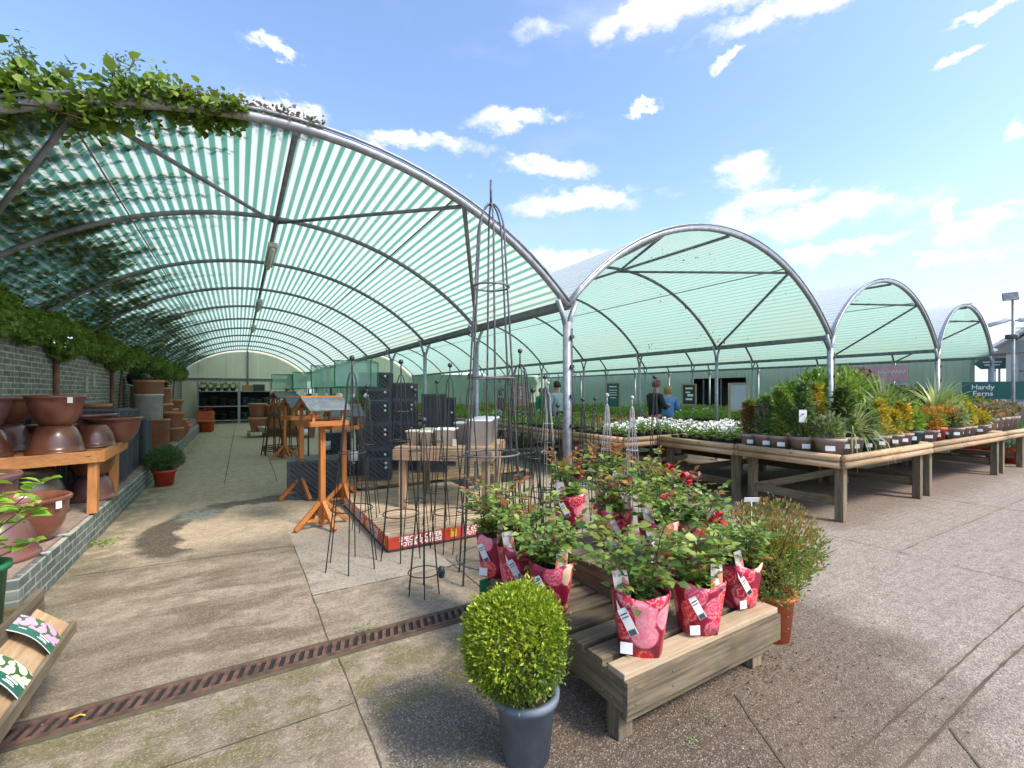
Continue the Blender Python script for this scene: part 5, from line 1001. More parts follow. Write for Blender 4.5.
def rose(name, label, loc, seed, rz=0, sc=1.0, ht=.42, lean=(0, 0), red=.15, flowers=0, tilt=0, sticker=True):
    random.seed(seed); rg = np.random.default_rng(seed); t = thing(name, label, 'potted rose', loc, rz, group='potted roses on the staging'); t.scale = (sc,) * 3
    # rounded square sleeve with a wavy lip
    seg = 40; V = []; hh = .235
    for j, (r, z) in enumerate(((.082, 0), (.09, .06), (.1, .13), (.108, .19), (.114, hh), (.109, hh), (.104, .19))):
        for k in range(seg):
            a = 2 * PI * k / seg; q = 1 + .32 * (1 / max(abs(math.cos(a)), abs(math.sin(a))) - 1); zz = z + (.01 * math.cos(4 * a + PI) if j in (4, 5) else 0); V.append((r * q * math.cos(a), r * q * math.sin(a), zz))
    mb = MB(); mb.add(V, [(i * seg + k, i * seg + (k + 1) % seg, (i + 1) * seg + (k + 1) % seg, (i + 1) * seg + k) for i in range(6) for k in range(seg)] + [tuple(range(seg))[::-1]], True); part('pot', mb, 'rose_print', t)
    mb = MB(); mb.disc((0, 0, .195), .108, 24, .015); part('soil', mb, 'soil', t)
    if sticker:
        mb = MB(); mb.box((0, 0, 0), (.034, .003, .1)); q = part('price_label', mb, 'white_paint', t, loc=(-.045, -.103, .14), rot=(-.12, -.5, 0))
        mb = MB(); [mb.box((.0 - .012 + .004 * i, -.003, -.038), (.0022, .002, .02)) for i in range(7)]; mb.box((0, -.003, .03), (.026, .002, .004)); mb.box((0, -.003, .018), (.026, .002, .003)); part('print', mb, 'dark_sign', q)
        mb = MB(); mb.box((0, 0, 0), (.045, .004, .04)); part('size_label', mb, 'white_paint', t, loc=(-.05, -.09, .035), rot=(-.1, 0, 0))
    mb = MB(); mb.box((0, 0, .04), (.055, .003, .14)); part('picture_tag', mb, 'rose_card', t, loc=((-.06, -.085, .21) if tilt == 0 else (.05, -.085, .21)), rot=(-.12, -.14 + .2 * tilt, .1))
    sm = MB(); LP, LD, LS = [], [], []; RP, RD, RS = [], [], []; tips = []
    def comp(p, d, s, isred):
        d = d.normalized(); side = d.cross(Vector((0, 0, 1))); side = side.normalized() if side.length > .01 else Vector((1, 0, 0))
        PP, DD, SS = (RP, RD, RS) if isred else (LP, LD, LS)
        for (f, sg, q) in ((.35, 1, .8), (.35, -1, .8), (.7, 1, .95), (.7, -1, .95), (1, 0, 1.15)):
            PP.append(tuple(p + d * s * 1.9 * f + Vector((0, 0, -.15 * s * f * f)))); dd = d * (.5 if sg else 1) + side * sg * .9 + Vector((0, 0, rg.uniform(-.35, .25))); DD.append(tuple(dd)); SS.append(s * q * rg.uniform(.85, 1.15))
        sm.tube([p, p + d * s * 1.9], .0012, 4)
    ns = 7
    for i in range(ns):
        a = 2 * PI * i / ns + rg.uniform(-.4, .4); sp_ = rg.uniform(.2, .5); H_ = ht * rg.uniform(.6, 1.0); pts = []; p = Vector((.03 * math.cos(a), .03 * math.sin(a), .19))
        for k in range(6): q = k / 5; pts.append(p + Vector((math.cos(a) * sp_ * H_ * q ** 1.1 + lean[0] * q, math.sin(a) * sp_ * H_ * q ** 1.1 + lean[1] * q, H_ * q)) + Vector(rg.normal(0, .008, 3)))
        sm.tube(pts, [.0045, .004, .0035, .003, .0025, .0018], 6); tips.append(pts[-1])
        for k in range(14):
            q = rg.uniform(.04, 1); f = q * 5; j = min(int(f), 4); pp = pts[j].lerp(pts[j + 1], f - j); b = rg.uniform(0, 6.28); d = Vector((math.cos(b), math.sin(b), rg.uniform(-.1, .7))); comp(pp, d, rg.uniform(.03, .05), (q > .8 and rg.random() < red * 3) or rg.random() < red * .2)
        comp(pts[-1], Vector((math.cos(a), math.sin(a), .9)), .038, rg.random() < red * 4)
    link('foliage', leaves('foliage', np.array(LP), np.array(LD), np.array(LS), .72, True, rg.uniform(-.7, .7, len(LP))), 'leaf_rose', t)
    if RP: link('young_foliage', leaves('young_foliage', np.array(RP), np.array(RD), np.array(RS), .6, True, rg.uniform(-.7, .7, len(RP))), 'leaf_rosered', t)
    part('stem', sm, 'green_stem', t)
    for i in range(min(flowers, 1)):
        c = tips[i % len(tips)] if i < 2 else Vector((rg.uniform(-.1, .1), rg.uniform(-.12, .0), rg.uniform(.3, .4))); P, D = ball_pts(26, .022, tuple(c), (1, 1, .9), .6); link('flower', leaves('flower', P, D, .03, 1.1, True), 'red_petal', t)
    return t
def SP(u, v, z): q = at(u, v, z); return (q[0], q[1], z + .003)
RL = [('front rose pot on the pale slat, left one of the front pair', SP(640, 647, .334), 1.12, .34, .06, 0), ('front rose pot with a big white label, right one of the front pair', SP(697, 628, .334), 1.02, .36, .06, 1), ('rose pot at the right corner of the staging, next to the shrub', SP(737, 603, .334), .95, .3, .1, 0),
      ('rose pot on the left edge nearest the box ball', SP(551, 607, .334), 1.05, .3, .02, 0), ('rose pot second along the left edge', SP(519, 589, .334), 1.1, .4, .1, 0), ('rose pot at the rear of the left edge by the green end', SP(497, 573, .334), 1.1, .42, .2, 0),
      ('rose with red new leaves on the raised step, left', SP(569, 527, .5), 1.05, .4, .28, 1), ('rose in a purple edged pot on the raised step, centre', SP(613, 545, .5), 1.0, .44, .22, 2), ('rose at the front right of the raised step', SP(658, 560, .5), 1.0, .4, .12, 2),
      ('rose on the raised step behind the corner pot', SP(695, 560, .5), .95, .34, .15, 0), ('rose at the back right of the raised step', SP(655, 523, .5), 1.0, .44, .3, 2), ('rose in the far back row, tallest red shoots', SP(607, 508, .5), 1.0, .46, .35, 1)]
for i, (l, p, sc, ht, red, fl) in enumerate(RL): rose('rose_plant', l, p, 20 + i, -.5 + .15 * ((i * 7) % 5 - 2), sc * 1.14, ht * (.92 if i < 3 else .74), (-.03, -.02) if i < 3 else (0, 0), red * .6, fl, i % 2)
# ================================================================ box ball, shrub, foreground left
q = thing('box_ball', 'clipped round box plant in a dark grey pot, nearest to the camera', 'potted plant', (1.09, 1.69, 0)); add_pot(q, .134, .103, .29, 'bluegrey_pot', .035, True, 48)
mb = MB(); mb.lathe([(.148, .235), (.152, .24), (.148, .245)], 48)
n = 17000; u = unit(n); lc = np.random.default_rng(5).normal(size=(26, 3)); lc /= np.linalg.norm(lc, axis=1, keepdims=True); bb_ = np.max(u @ lc.T, axis=1)
rad = .234 * (.9 + .12 * (bb_ - .75) / .25) * (1 - .28 * RNG.random(n) ** 2.2); P = u * rad[:, None] * np.array([1, 1, .97]) + np.array([-.035, .01, .51])
up = u[:, 2] - .35 * u[:, 0] + .25 * u[:, 1] > .0 + RNG.normal(0, .35, n); P = P + u * np.abs(RNG.normal(0, .008, n))[:, None] * (RNG.random(n) < .25)[:, None] * 2; D = u + RNG.normal(size=(n, 3)) * .7 + np.array([0, 0, .4])  # yellow young leaves, biased left, also paint in the ball's lit upper left
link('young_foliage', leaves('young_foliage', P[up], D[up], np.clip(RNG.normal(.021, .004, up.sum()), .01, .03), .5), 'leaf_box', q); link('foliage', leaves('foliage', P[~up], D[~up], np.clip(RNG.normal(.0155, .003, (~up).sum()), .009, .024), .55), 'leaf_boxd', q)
mb = MB()
for k in range(26):
    d = Vector(unit(1)[0]); d.z = abs(d.z); mb.tube([(0, 0, .24), Vector((-.01, 0, .36)) + d * .04, Vector((-.02, 0, .46)) + d * .16], [.006, .004, .002], 5)
part('stem', mb, 'stem', q)
q = thing('photinia_shrub', 'bronze tipped round shrub in an orange pot, right of the rose staging', 'potted plant', (3.0, 1.68, 0)); add_pot(q, .135, .105, .3, 'orange_plastic', .03, True, 40)
n = 6500; P, D = ball_pts(n, .31, (-.04, 0, .56), (1, 1, 1.0), .9, .38, 9); P = P + RNG.normal(size=P.shape) * .018; D = D * .6 + np.array([0, 0, .8]) + RNG.normal(size=(n, 3)) * .4; rd = (RNG.random(n) < .3 + .6 * np.clip((P[:, 2] - .5) / .3, 0, 1))
link('foliage', leaves('foliage', P[~rd], D[~rd], RNG.uniform(.024, .042, (~rd).sum()), .42), 'leaf_green', q); link('young_foliage', leaves('young_foliage', P[rd], D[rd], RNG.uniform(.022, .04, rd.sum()), .42), 'leaf_shrub', q)
mb = MB()
for k in range(40):
    d = Vector(unit(1)[0]); d.z = abs(d.z) * .8 + .2; mb.tube([(0, 0, .26), Vector((0, 0, .4)) + d * .08, Vector((.02, 0, .5)) + d * random.uniform(.2, .36)], [.006, .004, .0015], 5)
part('stem', mb, 'stem', q)
mb = MB(); mb.box((0, 0, .12), (.1, .004, .03), (.3, 0, 0)); mb.box((0, 0, .05), (.006, .003, .13)); part('label', mb, 'white_paint', q, loc=(-.14, .05, .78), rot=(0, 0, -.5))
# sloping picture shelf bottom left
t = thing('sloping_display', 'sloping wooden display tray with plant picture cards, bottom left', 'display tray', (0, 0, 0))
xo, zo, xi, zi, ya, yb = -.745, .36, -.90, .5, 1.2, 3.27
mb = MB(); mb.bar((xo + .0, ya, zo), (xo, yb, zo), .022, .06); part('outer_rail', mb, 'old_woodY', t, bevel=.003); mb = MB(); mb.bar((xi - .0, ya, zi + .02), (xi, yb + .1, zi + .02), .03, .07); part('inner_rail', mb, 'old_woodY', t, bevel=.003)
ang = math.atan2(zi - zo, xi - xo); mb = MB(); mb.bar(((xo + xi) / 2, ya, (zo + zi) / 2 - .015), ((xo + xi) / 2, yb, (zo + zi) / 2 - .015), math.hypot(xi - xo, zi - zo), .015, (.14, 0, .155)); part('back_board', mb, 'logY', t)
for y in (ya + .2, yb - .1): mb = MB(); mb.box((xi - .01, y, .24), (.05, .05, .5)); part('leg', mb, 'old_woodZ', t)
def card(label, yc, m, w1, w2):
    a = Vector((xo, 0, zo + .03)); b_ = Vector((xi, 0, zi + .045)); nrm = Vector((.14, 0, .155)).normalized(); mb = MB(); seg = 8; V = []; Lw = .17
    for j in range(seg + 1):
        f = j / seg; p = a.lerp(b_, f) + nrm * (.022 * math.sin(PI * f)); V += [(p.x, -Lw / 2, p.z), (p.x, Lw / 2, p.z)]
    V2 = [tuple(Vector(v) + nrm * .002) for v in V]; Fs = [(2 * k, 2 * k + 1, 2 * k + 3, 2 * k + 2) for k in range(seg)]; mb.add(V2, Fs, True)
    o = tag(part('picture_card', mb, m, None, loc=(0, yc, 0)), label, 'card', 'curved plant picture cards on the sloping tray')
    mb = MB()
    for (y0, f0, f1, wd) in ((-.2, .15, .4, .012), (-.28, .2, .38, .007), (-.34, .18, .42, .007), (-.24, .66, .8, .008)):
        V = []
        for j in range(3): f = f0 + (f1 - f0) * j / 2; p = a.lerp(b_, f) + nrm * (.022 * math.sin(PI * f) + .0036); V += [(p.x, Lw * y0, p.z), (p.x, Lw * y0 + wd, p.z)]
        mb.add(V, [(0, 1, 3, 2), (2, 3, 5, 4)])
    part('lettering', mb, 'white_paint', o)
    mb = MB(); V = []
    for j in range(seg + 1): p = a.lerp(b_, j / seg) + nrm * (.022 * math.sin(PI * j / seg) + .0035); V += [(p.x, -Lw * .5, p.z), (p.x, -Lw * .46, p.z)]
    mb.add(V, Fs, True); part('pale_edge', mb, 'white_paint', o)
card('curved picture card of pink roses over a green caption, upper one', 2.98, 'card_pink', 'CLIMBING', 'pink'); card('curved picture card of cream roses over a green caption, lower one', 2.62, 'card_cream', 'SHRUB', 'cream')
mb = MB(); mb.box((-1.2, 2.7, .1), (.5, 1.5, .04)); mb.box((-1.12, 3.2, .25), (.5, .05, .1)); mb.box((-1.15, 3.6, .35), (.4, .05, .1)); q = tag(part('timber_shelf', mb, 'old_woodX', None), 'old timber shelf boards behind the sloping tray', 'shelf')
random.seed(8)
q = thing('broadleaf_plant', 'bright green broad leaved plant in a green pot at the left edge', 'potted plant', (-1.16, 3.36, .3)); add_pot(q, .14, .11, .42, 'green_paint', .03, True, 32); mb = MB(); P, D, Sz = [], [], []
for i in range(15):
    a = random.uniform(0, 6.28); H_ = random.uniform(.12, .5); s = random.uniform(.12, .36); pts = [Vector((0, 0, .36)), Vector((s * .4 * math.cos(a), s * .4 * math.sin(a), .36 + H_ * .6)), Vector((s * math.cos(a), s * math.sin(a), .36 + H_))]; mb.tube(pts, [.005, .004, .002], 6)
    for k in range(9):
        f = random.uniform(.4, 1); p = pts[1].lerp(pts[2], f) if f > .5 else pts[0].lerp(pts[1], f * 2); b_ = random.uniform(0, 6.28); P.append(tuple(p)); D.append((math.cos(b_), math.sin(b_), random.uniform(-.2, .5))); Sz.append(random.uniform(.06, .1))
link('foliage', leaves('foliage', np.array(P), np.array(D), np.array(Sz), .62, True, RNG.uniform(-.5, .5, len(P))), 'leaf_lime', q); part('stem', mb, 'green_stem', q)
# weeds, fallen leaves
def weed(label, x, y, r, n=60, m='leaf_green'):
    P = np.stack([RNG.normal(x, r, n), RNG.normal(y, r, n), RNG.uniform(.004, .03, n)], 1); D = unit(n) * np.array([1, 1, .3]) + np.array([0, 0, .5]); o = link('weed', leaves('weed', P, D, r * .55, .35), m, None); tag(o, label, 'weed', 'small weeds in the cracks')
weed('weed growing at the foot of the brick kerb', -1.22, 6.3, .07, 90, 'leaf_bright'); weed('small weed by the drain, centre left', .72, 3.12, .045, 40); weed('small weed in front of the staging corner', 1.75, 1.35, .03, 30); weed('tiny weed under the staging edge', 1.95, 1.4, .03, 20)
n = 260; P = np.stack([RNG.uniform(-1, 3.4, n), RNG.uniform(.9, 3.1, n), np.full(n, .008)], 1); D = unit(n) * np.array([1, 1, .1]); o = link('leaf_litter', leaves('leaf_litter', P, D, RNG.uniform(.008, .022, n), .5), mat('litter', (.16, .08, .035), (.3, .2, .1), 30, .9), None); tag(o, kind='stuff')
n = 1100; a = RNG.uniform(0, 6.28, n); rr = np.abs(RNG.normal(0, .45, n)); P = np.stack([2.6 + rr * np.cos(a) * 1.3, 1.6 + rr * np.sin(a), np.full(n, .006)], 1); o = link('spilled_compost', leaves('c', P, unit(n) * np.array([1, 1, .3]), RNG.uniform(.006, .016, n), .6), 'soil', None); tag(o, kind='stuff')
mb = MB(); mb.tube([(-.70, 2.99, .018), (-.66, 3.0, .02), (-.64, 2.985, .018)], .004, 6); tag(part('dry_petal', mb, 'yellow_card', None), 'yellow scrap lying on the drain grating at bottom left', 'scrap')
# ================================================================ ivy
def ivy_roof():
    t = thing('roof_ivy', 'big ivy mass sprawling over the left side of the striped roof', 'ivy', (-1.5, 4.3, 3.5)); o = np.array([-1.5, 4.3, 3.5]); bay = BAYS[0]
    def onroof(x): return np.array([arcz(bay, float(q)) if q > bay[0] else EAVE for q in x])
    n = 20000; y = Y0 + .05 + (YB - Y0 - .1) * RNG.random(n) ** 1.25; e = RNG.random(n)
    lim = 1.0 + .25 * np.sin(y * .9 + .6) + .2 * np.sin(y * 4.1) + .15 * np.sin(y * 11); x = -2.6 + lim * e ** .9
    z = onroof(x) + .06 + np.abs(RNG.normal(0, .05, n)); P = [np.stack([x, y, z], 1)]; SZ = [RNG.uniform(.06, .13, n)]
    # long runners that reach across the sheet towards the ridge, thinning out
    for k in range(250):
        yy = Y0 + .1 + (YB - Y0 - .2) * RNG.random() ** 1.25; ln = (.25 + 1.15 * RNG.random() ** 2.2) * (1.15 if yy < 9 else 1.0); m_ = int(ln * 70); f = RNG.random(m_) ** 1.2
        x = -1.75 + f * (ln + .35); y = yy + (RNG.random() - .5) * .5 * f + RNG.normal(0, .05, m_) * (1 - f * .8); P.append(np.stack([x, np.clip(y, Y0 + .03, YB), onroof(x) + .055 + np.abs(RNG.normal(0, .02, m_))], 1)); SZ.append((.09 - .05 * f) * RNG.uniform(.7, 1.3, m_))
    P = np.concatenate(P) - o; SZ = np.concatenate(SZ); D = unit(len(P)) * np.array([1, .6, .2]) + np.array([.5, 0, .05]); link('foliage', leaves('foliage', P, D, SZ, .75), 'leaf_ivyr', t)
    # front tumble over the first hoop
    n = 5600; x = RNG.uniform(-2.9, .05, n) ; taper = np.clip((.15 - x) / 1.1, 0.05, 1)
    y = Y0 + RNG.normal(.08, .12, n); zz = np.array([arcz(bay, float(max(q, -2.49))) for q in x]); z = zz + .02 + taper * RNG.normal(.035, .085, n) + taper * .07 * np.sin(x * 9)
    P = np.stack([x, y, z], 1) - o; D = np.stack([RNG.normal(.1, .5, n), RNG.normal(-.7, .4, n), RNG.normal(-.45, .5, n)], 1)
    link('front_foliage', leaves('front_foliage', P, D, np.clip(RNG.gamma(6, .0095, n), .03, .11), .8, True), 'leaf_ivy', t)
    n = 1800; x = RNG.uniform(-.35, .75, n) - .1; z = np.array([arcz(bay, float(q)) for q in x]) + .06 + np.abs(RNG.normal(0, .022, n)) * (1.2 - x); P = np.stack([x, Y0 + RNG.normal(.08, .08, n), z], 1) - o
    link('dry_foliage', leaves('dry_foliage', P, unit(n) + np.array([0, 0, .4]), RNG.uniform(.02, .05, n), .7), 'leaf_brown', t)
    st = MB(); LP, LD = [], []
    random.seed(12)
    for (x, h) in ((-1.78, .34), (-1.55, .26), (-1.3, .36), (-1.22, .26), (-1.36, .3), (-1.02, .18), (-.78, .34), (-.7, .24), (-.84, .28), (-.55, .16), (-2.1, .5), (-2.3, .5), (-1.68, .44), (-.3, .08), (-1.9, .46)):
        z0 = arcz(bay, x); pts = [Vector((x, Y0 + .05, z0 + .05))]
        for k in range(5): pts.append(pts[-1] + Vector((random.uniform(-.03, .04), random.uniform(-.03, .03), h / 4.4)))
        st.tube([p - Vector(o) for p in pts], .005, 5)
        for k in range(70): f = random.uniform(.15, 1) ** .8 * 5; j = min(int(f), 4); p = pts[j].lerp(pts[j + 1], f - j) + Vector([random.gauss(0, .03) for _ in range(3)]); LP.append(tuple(p - Vector(o))); a = random.uniform(0, 6.28); LD.append((math.cos(a), math.sin(a), random.uniform(-.2, .8)))
    for k in range(16):
        x = random.uniform(-2.6, -.4); z0 = arcz(bay, max(x, -2.49)); st.tube([Vector((x, Y0 + .03, z0 + .08)) - Vector(o), Vector((x + random.uniform(.2, .5), Y0 - .1, z0 + random.uniform(-.05, .2))) - Vector(o)], .006, 5)
    link('shoot_foliage', leaves('shoot_foliage', np.array(LP), np.array(LD), RNG.uniform(.03, .055, len(LP)), .35), 'leaf_ever', t); part('stem', st, 'stem', t)
ivy_roof()
t = thing('wall_ivy', 'thick band of ivy hanging along the top of the brick wall', 'ivy', (-2.4, 15, 2.3)); n = 26000; y = 4.6 + 23.5 * RNG.random(n) ** 1.4; a = RNG.uniform(-.2, PI, n)
bul = .85 + .25 * np.sin(y * 2.1) + .15 * np.sin(y * 5.3 + 1); x = -2.42 + .27 * bul * np.sin(np.clip(a, 0, PI)) * RNG.uniform(.6, 1.0, n); z = 2.5 + .27 * bul * np.cos(a) - .02 + .04 * np.sin(y * 3.7)
P = np.stack([x + 2.4, y - 15, z - 2.3], 1); D = np.stack([RNG.normal(.6, .4, n), RNG.normal(0, .5, n), RNG.normal(-.3, .5, n)], 1); link('foliage', leaves('foliage', P, D, RNG.uniform(.05, .1, n), .85), 'leaf_wall', t)
mb = MB(); mb.tube([(.0, -10.2, .0), (.1, -5, .12), (.02, 0, .08), (.08, 6, .12), (0, 13, .1)], .02, 6); part('stem', mb, 'stem', t)
random.seed(31)
for (y, x) in ((13.2, -2.3), (16.2, -2.2), (19, -2.2), (22, -2.2)):
    q = thing('wall_climber', 'loose green climber hanging by the wall, %s one from the front' % {13.2: 'first', 16.2: 'second', 19: 'third', 22: 'fourth'}[y], 'climbing plant', (x, y, 1.9), group='loose climbers along the wall'); P, D = ball_pts(420, .32, (.05, 0, .45), (.7, 1.3, .8), .95); link('foliage', leaves('foliage', P, D + np.array([0, 0, -.4]), .09, .6), 'leaf_green', q)
    mb = MB(); mb.tube([(0, 0, -1.6), (.03, .03, -.5), (.1, 0, .5)], .02, 6); part('stem', mb, 'stem', q)
# ================================================================ people
def skin_obj(name, verts, edges, radii, m, parent, sub=2):
    me = bpy.data.meshes.new(name); bm = bmesh.new(); ly = bm.verts.layers.skin.verify(); vs = []
    for i, (v, r) in enumerate(zip(verts, radii)): q = bm.verts.new(v); q[ly].radius = (r, r) if not isinstance(r, tuple) else r; q[ly].use_root = (i == 0); vs.append(q)
    for a, b_ in edges: bm.edges.new((vs[a], vs[b_]))
    bm.to_mesh(me); bm.free(); me.materials.append(MATS[m]); o = link(name, me, None, parent)
    s = o.modifiers.new('skin', 'SKIN'); s.use_smooth_shade = True; d = o.modifiers.new('sub', 'SUBSURF'); d.levels = sub; d.render_levels = sub; return o
def chain(*ps): return list(ps), [(i, i + 1) for i in range(len(ps) - 1)]
def person(label, loc, rz, H, top, legs, hair, hl=.05, arms='fold', nod=.0, long=.0):
    t = thing('person', label, 'person', loc, rz); k = H / 1.75
    def s(v): return tuple(c * k for c in v)
    V = [(0, 0, .96), (0, 0, 1.1), (0, .01, 1.28), (0, .01, 1.42), (0, 0, 1.5), (0, -.01 - nod, 1.6), (0, -.02 - nod, 1.68)]; E = [(0, 1), (1, 2), (2, 3), (3, 4), (4, 5), (5, 6)]; Rr = [.14, .12, .14, .12, .05, .082, .082]
    hands = []
    for sg in (-1, 1):
        b0 = len(V); el = (sg * .27, .0 - .06, 1.14) if arms == 'fold' else (sg * .26, .02, 1.14); wr = (sg * .1, -.3, 1.2) if arms == 'fold' else (sg * .27, -.06, .9)
        V += [(sg * .17, .01, 1.42), el, wr]; E += [(3, b0), (b0, b0 + 1), (b0 + 1, b0 + 2)]; Rr += [.062, .045, .03]
        d = (Vector(wr) - Vector(el)).normalized(); pm = Vector(wr) + d * .08; V.append(tuple(pm)); E.append((b0 + 2, b0 + 3)); Rr.append(.03)
        lat = Vector((1, 0, 0)) if arms == 'fold' else Vector((0, 1, 0))
        for f in range(5):
            off = lat * (.022 * (f - 1.5)) if f < 4 else lat * -.04 * 1.0; ln = (.06, .075, .07, .055, .04)[f]; i0 = len(V); q1 = pm + off + d * ln * .5; q2 = pm + off + d * ln + Vector((0, 0, -.015)); V += [tuple(q1), tuple(q2)]; E += [(b0 + 3, i0), (i0, i0 + 1)]; Rr += [.009, .007]
        b1 = len(V); V += [(sg * .09, 0, .88), (sg * .1, -.01, .5), (sg * .1, .02, .09), (sg * .1, -.12, .04)]; E += [(0, b1), (b1, b1 + 1), (b1 + 1, b1 + 2), (b1 + 2, b1 + 3)]; Rr += [.09, .058, .04, .035]
    body = skin_obj('body', [s(v) for v in V], E, [r * k for r in Rr], 'skin', t, 1)
    # face
    mb = MB(); hy, hz = -.02 - nod, 1.66; mb.lathe([(0, -.012), (.014, 0), (.006, .03), (0, .035)], 8, (0, hy - .088, hz - .03)); part('nose', mb, 'skin', t).scale = (k,) * 3
    mb = MB(); mb.v = []
    for x in (-.032, .032): mb = MB(); mb.lathe([(0, -.008), (.009, 0), (0, .008)], 8, (x, hy - .08, hz + .005)); part('eye', mb, 'hair_dark', t).scale = (k,) * 3
    mb = MB(); mb.bar((-.022, hy - .082, hz - .055), (.022, hy - .082, hz - .055), .008, .008); part('mouth', mb, 'glaze_red', t).scale = (k,) * 3
    for sg in (-1, 1): mb = MB(); mb.lathe([(0, -.03), (.014, -.015), (.016, .015), (0, .03)], 8, (sg * .086, hy + .01, hz)); part('ear', mb, 'skin', t).scale = (k,) * 3
    # hair cap
    me = bpy.data.meshes.new('hair'); bm = bmesh.new(); bmesh.ops.create_uvsphere(bm, u_segments=20, v_segments=14, radius=.108)
    bmesh.ops.delete(bm, geom=[v for v in bm.verts if (v.co.y < -.03 and v.co.z < .045) or v.co.z < -.05 - long], context='VERTS')
    for v in bm.verts:
        v.co += v.normal * random.uniform(0, .008)
        if long and v.co.z < 0: v.co.z *= 1.5
    bm.to_mesh(me); bm.free(); me.polygons.foreach_set('use_smooth', [True] * len(me.polygons)); o = link('hair', me, hair, t, loc=(0, (hy + .008) * k, (hz + .018) * k)); o.scale = (k * .95, k, k * 1.06); sd = o.modifiers.new('thick', 'SOLIDIFY'); sd.thickness = .012
    V = [(0, 0, .9), (0, 0, 1.1), (0, .01, 1.3), (0, .01, 1.42), (0, 0, 1.47)]; E = [(0, 1), (1, 2), (2, 3), (3, 4)]; Rr = [.175, .155, .165, .13, .07]
    for sg in (-1, 1):
        b0 = len(V); el = (sg * .27, -.06, 1.14) if arms == 'fold' else (sg * .26, .02, 1.14); wr = (sg * .12, -.27, 1.19) if arms == 'fold' else (sg * .268, -.04, .94); V += [(sg * .18, .01, 1.41), el, wr]; E += [(3, b0), (b0, b0 + 1), (b0 + 1, b0 + 2)]; Rr += [.078, .06, .045]
    skin_obj('jacket', [s(v) for v in V], E, [r * k for r in Rr], top, t)
    V = [(0, 0, .93)]; E = []; Rr = [.15]
    for sg in (-1, 1): b1 = len(V); V += [(sg * .095, 0, .84), (sg * .1, -.01, .5), (sg * .1, .02, .1)]; E += [(0, b1), (b1, b1 + 1), (b1 + 1, b1 + 2)]; Rr += [.105, .075, .06]
    skin_obj('trousers', [s(v) for v in V], E, [r * k for r in Rr], legs, t)
    for sg in (-1, 1): mb = MB(); mb.lathe([(.04, 0), (.05, .02), (.045, .06), (.03, .08)], 12, (sg * .1, -.02, 0)); mb.box((sg * .1, -.1, .03), (.08, .16, .058)); part('shoe', mb, 'cloth_black', t, bevel=.01).scale = (k,) * 3
    return t
p = atd(668, 12.0); t = person('blond woman in a blue denim jacket, reading a paper among the benches', p, -.9 + 3.3, 1.74, 'cloth_blue', 'cloth_black', 'hair_blond', nod=.02, long=.04)
mb = MB(); mb.box((0, -.4, 1.2), (.26, .012, .18), (.5, 0, 0)); tag(part('paper', mb, 'white_paint', None, loc=t.location, rot=t.rotation_euler), 'white paper held by the woman in blue', 'paper')
mb = MB(); mb.box((.28, -.02, .85), (.14, .3, .3)); tag(part('shoulder_bag', mb, 'bag', None, loc=t.location, rot=t.rotation_euler, bevel=.03), 'off-white bag at the hip of the woman in blue', 'bag')
p = atd(655, 11.2); person('man in a dark coat facing the woman in blue', p, 1.4, 1.86, 'cloth_black', 'cloth_black', 'hair_red', nod=.04)
p = atd(557, 12.4); t = person('man in a pale shirt seen from behind, left of the canopy post', p, 3.2, 1.86, 'cloth_pale', 'cloth_denim', 'hair_dark', arms='down'); mb = MB(); mb.box((-.05, .17, 1.0), (.34, .14, .16)); tag(part('waist_bag', mb, 'cloth_black', None, loc=t.location, rot=t.rotation_euler, bevel=.03), 'black bag worn at the waist of the man in the pale shirt', 'bag')
p = atd(541, 17.0); person('person in a green top far behind, left of the man in the pale shirt', p, .4, 1.72, 'cloth_green', 'cloth_denim', 'hair_dark', arms='down')
p = atd(501, 15.5); person('person in a maroon coat at the far left of the benches', p, .9, 1.68, 'cloth_maroon', 'cloth_black', 'hair_dark', arms='down', long=.04)
# ================================================================ light, sky, camera
EL, AZ = 48.0, 152.0      # sun elevation; azimuth clockwise from +Y
sd = Vector((math.cos(R(EL)) * math.sin(R(AZ)), math.cos(R(EL)) * math.cos(R(AZ)), math.sin(R(EL))))
su = bpy.data.lights.new('sun', 'SUN'); su.energy = 2.6; su.angle = R(13.0); su.color = (1, .9, .76); so = bpy.data.objects.new('sun', su); COL.objects.link(so); so.rotation_euler = sd.to_track_quat('Z', 'Y').to_euler()
W = bpy.data.worlds.new('World'); S.world = W; W.use_nodes = True; nt = W.node_tree; bg = nt.nodes['Background']; bg.inputs[1].default_value = .15
sk = nt.nodes.new('ShaderNodeTexSky'); sk.sky_type = 'NISHITA'; sk.sun_disc = False; sk.sun_elevation = R(EL); sk.sun_rotation = R(AZ); sk.air_density = 1.0; sk.dust_density = 1.5; sk.ozone_density = 1.2
tc = nt.nodes.new('ShaderNodeTexCoord'); sp = nt.nodes.new('ShaderNodeSeparateXYZ'); nt.links.new(tc.outputs['Generated'], sp.inputs[0])
az = mth(nt, 'ARCTAN2', sp.outputs[0], sp.outputs[1]); el = mth(nt, 'ARCSINE', sp.outputs[2]); el0 = el; wa = noise(nt, coord(nt, 'Generated', (1, 1, 1.5)), 7, 6, .62); wb = noise(nt, coord(nt, 'Generated', (1.1, 1.1, 1.8)), 10, 6, .65); az = mth(nt, 'MULTIPLY_ADD', mth(nt, 'SUBTRACT', wa, .5), .15, az); el = mth(nt, 'MULTIPLY_ADD', mth(nt, 'SUBTRACT', wb, .5), .1, el); nz = mth(nt, 'SUBTRACT', noise(nt, tc.outputs['Generated'], 9, 7, .62), .5); nz2 = noise(nt, tc.outputs['Generated'], 22, 5, .6)
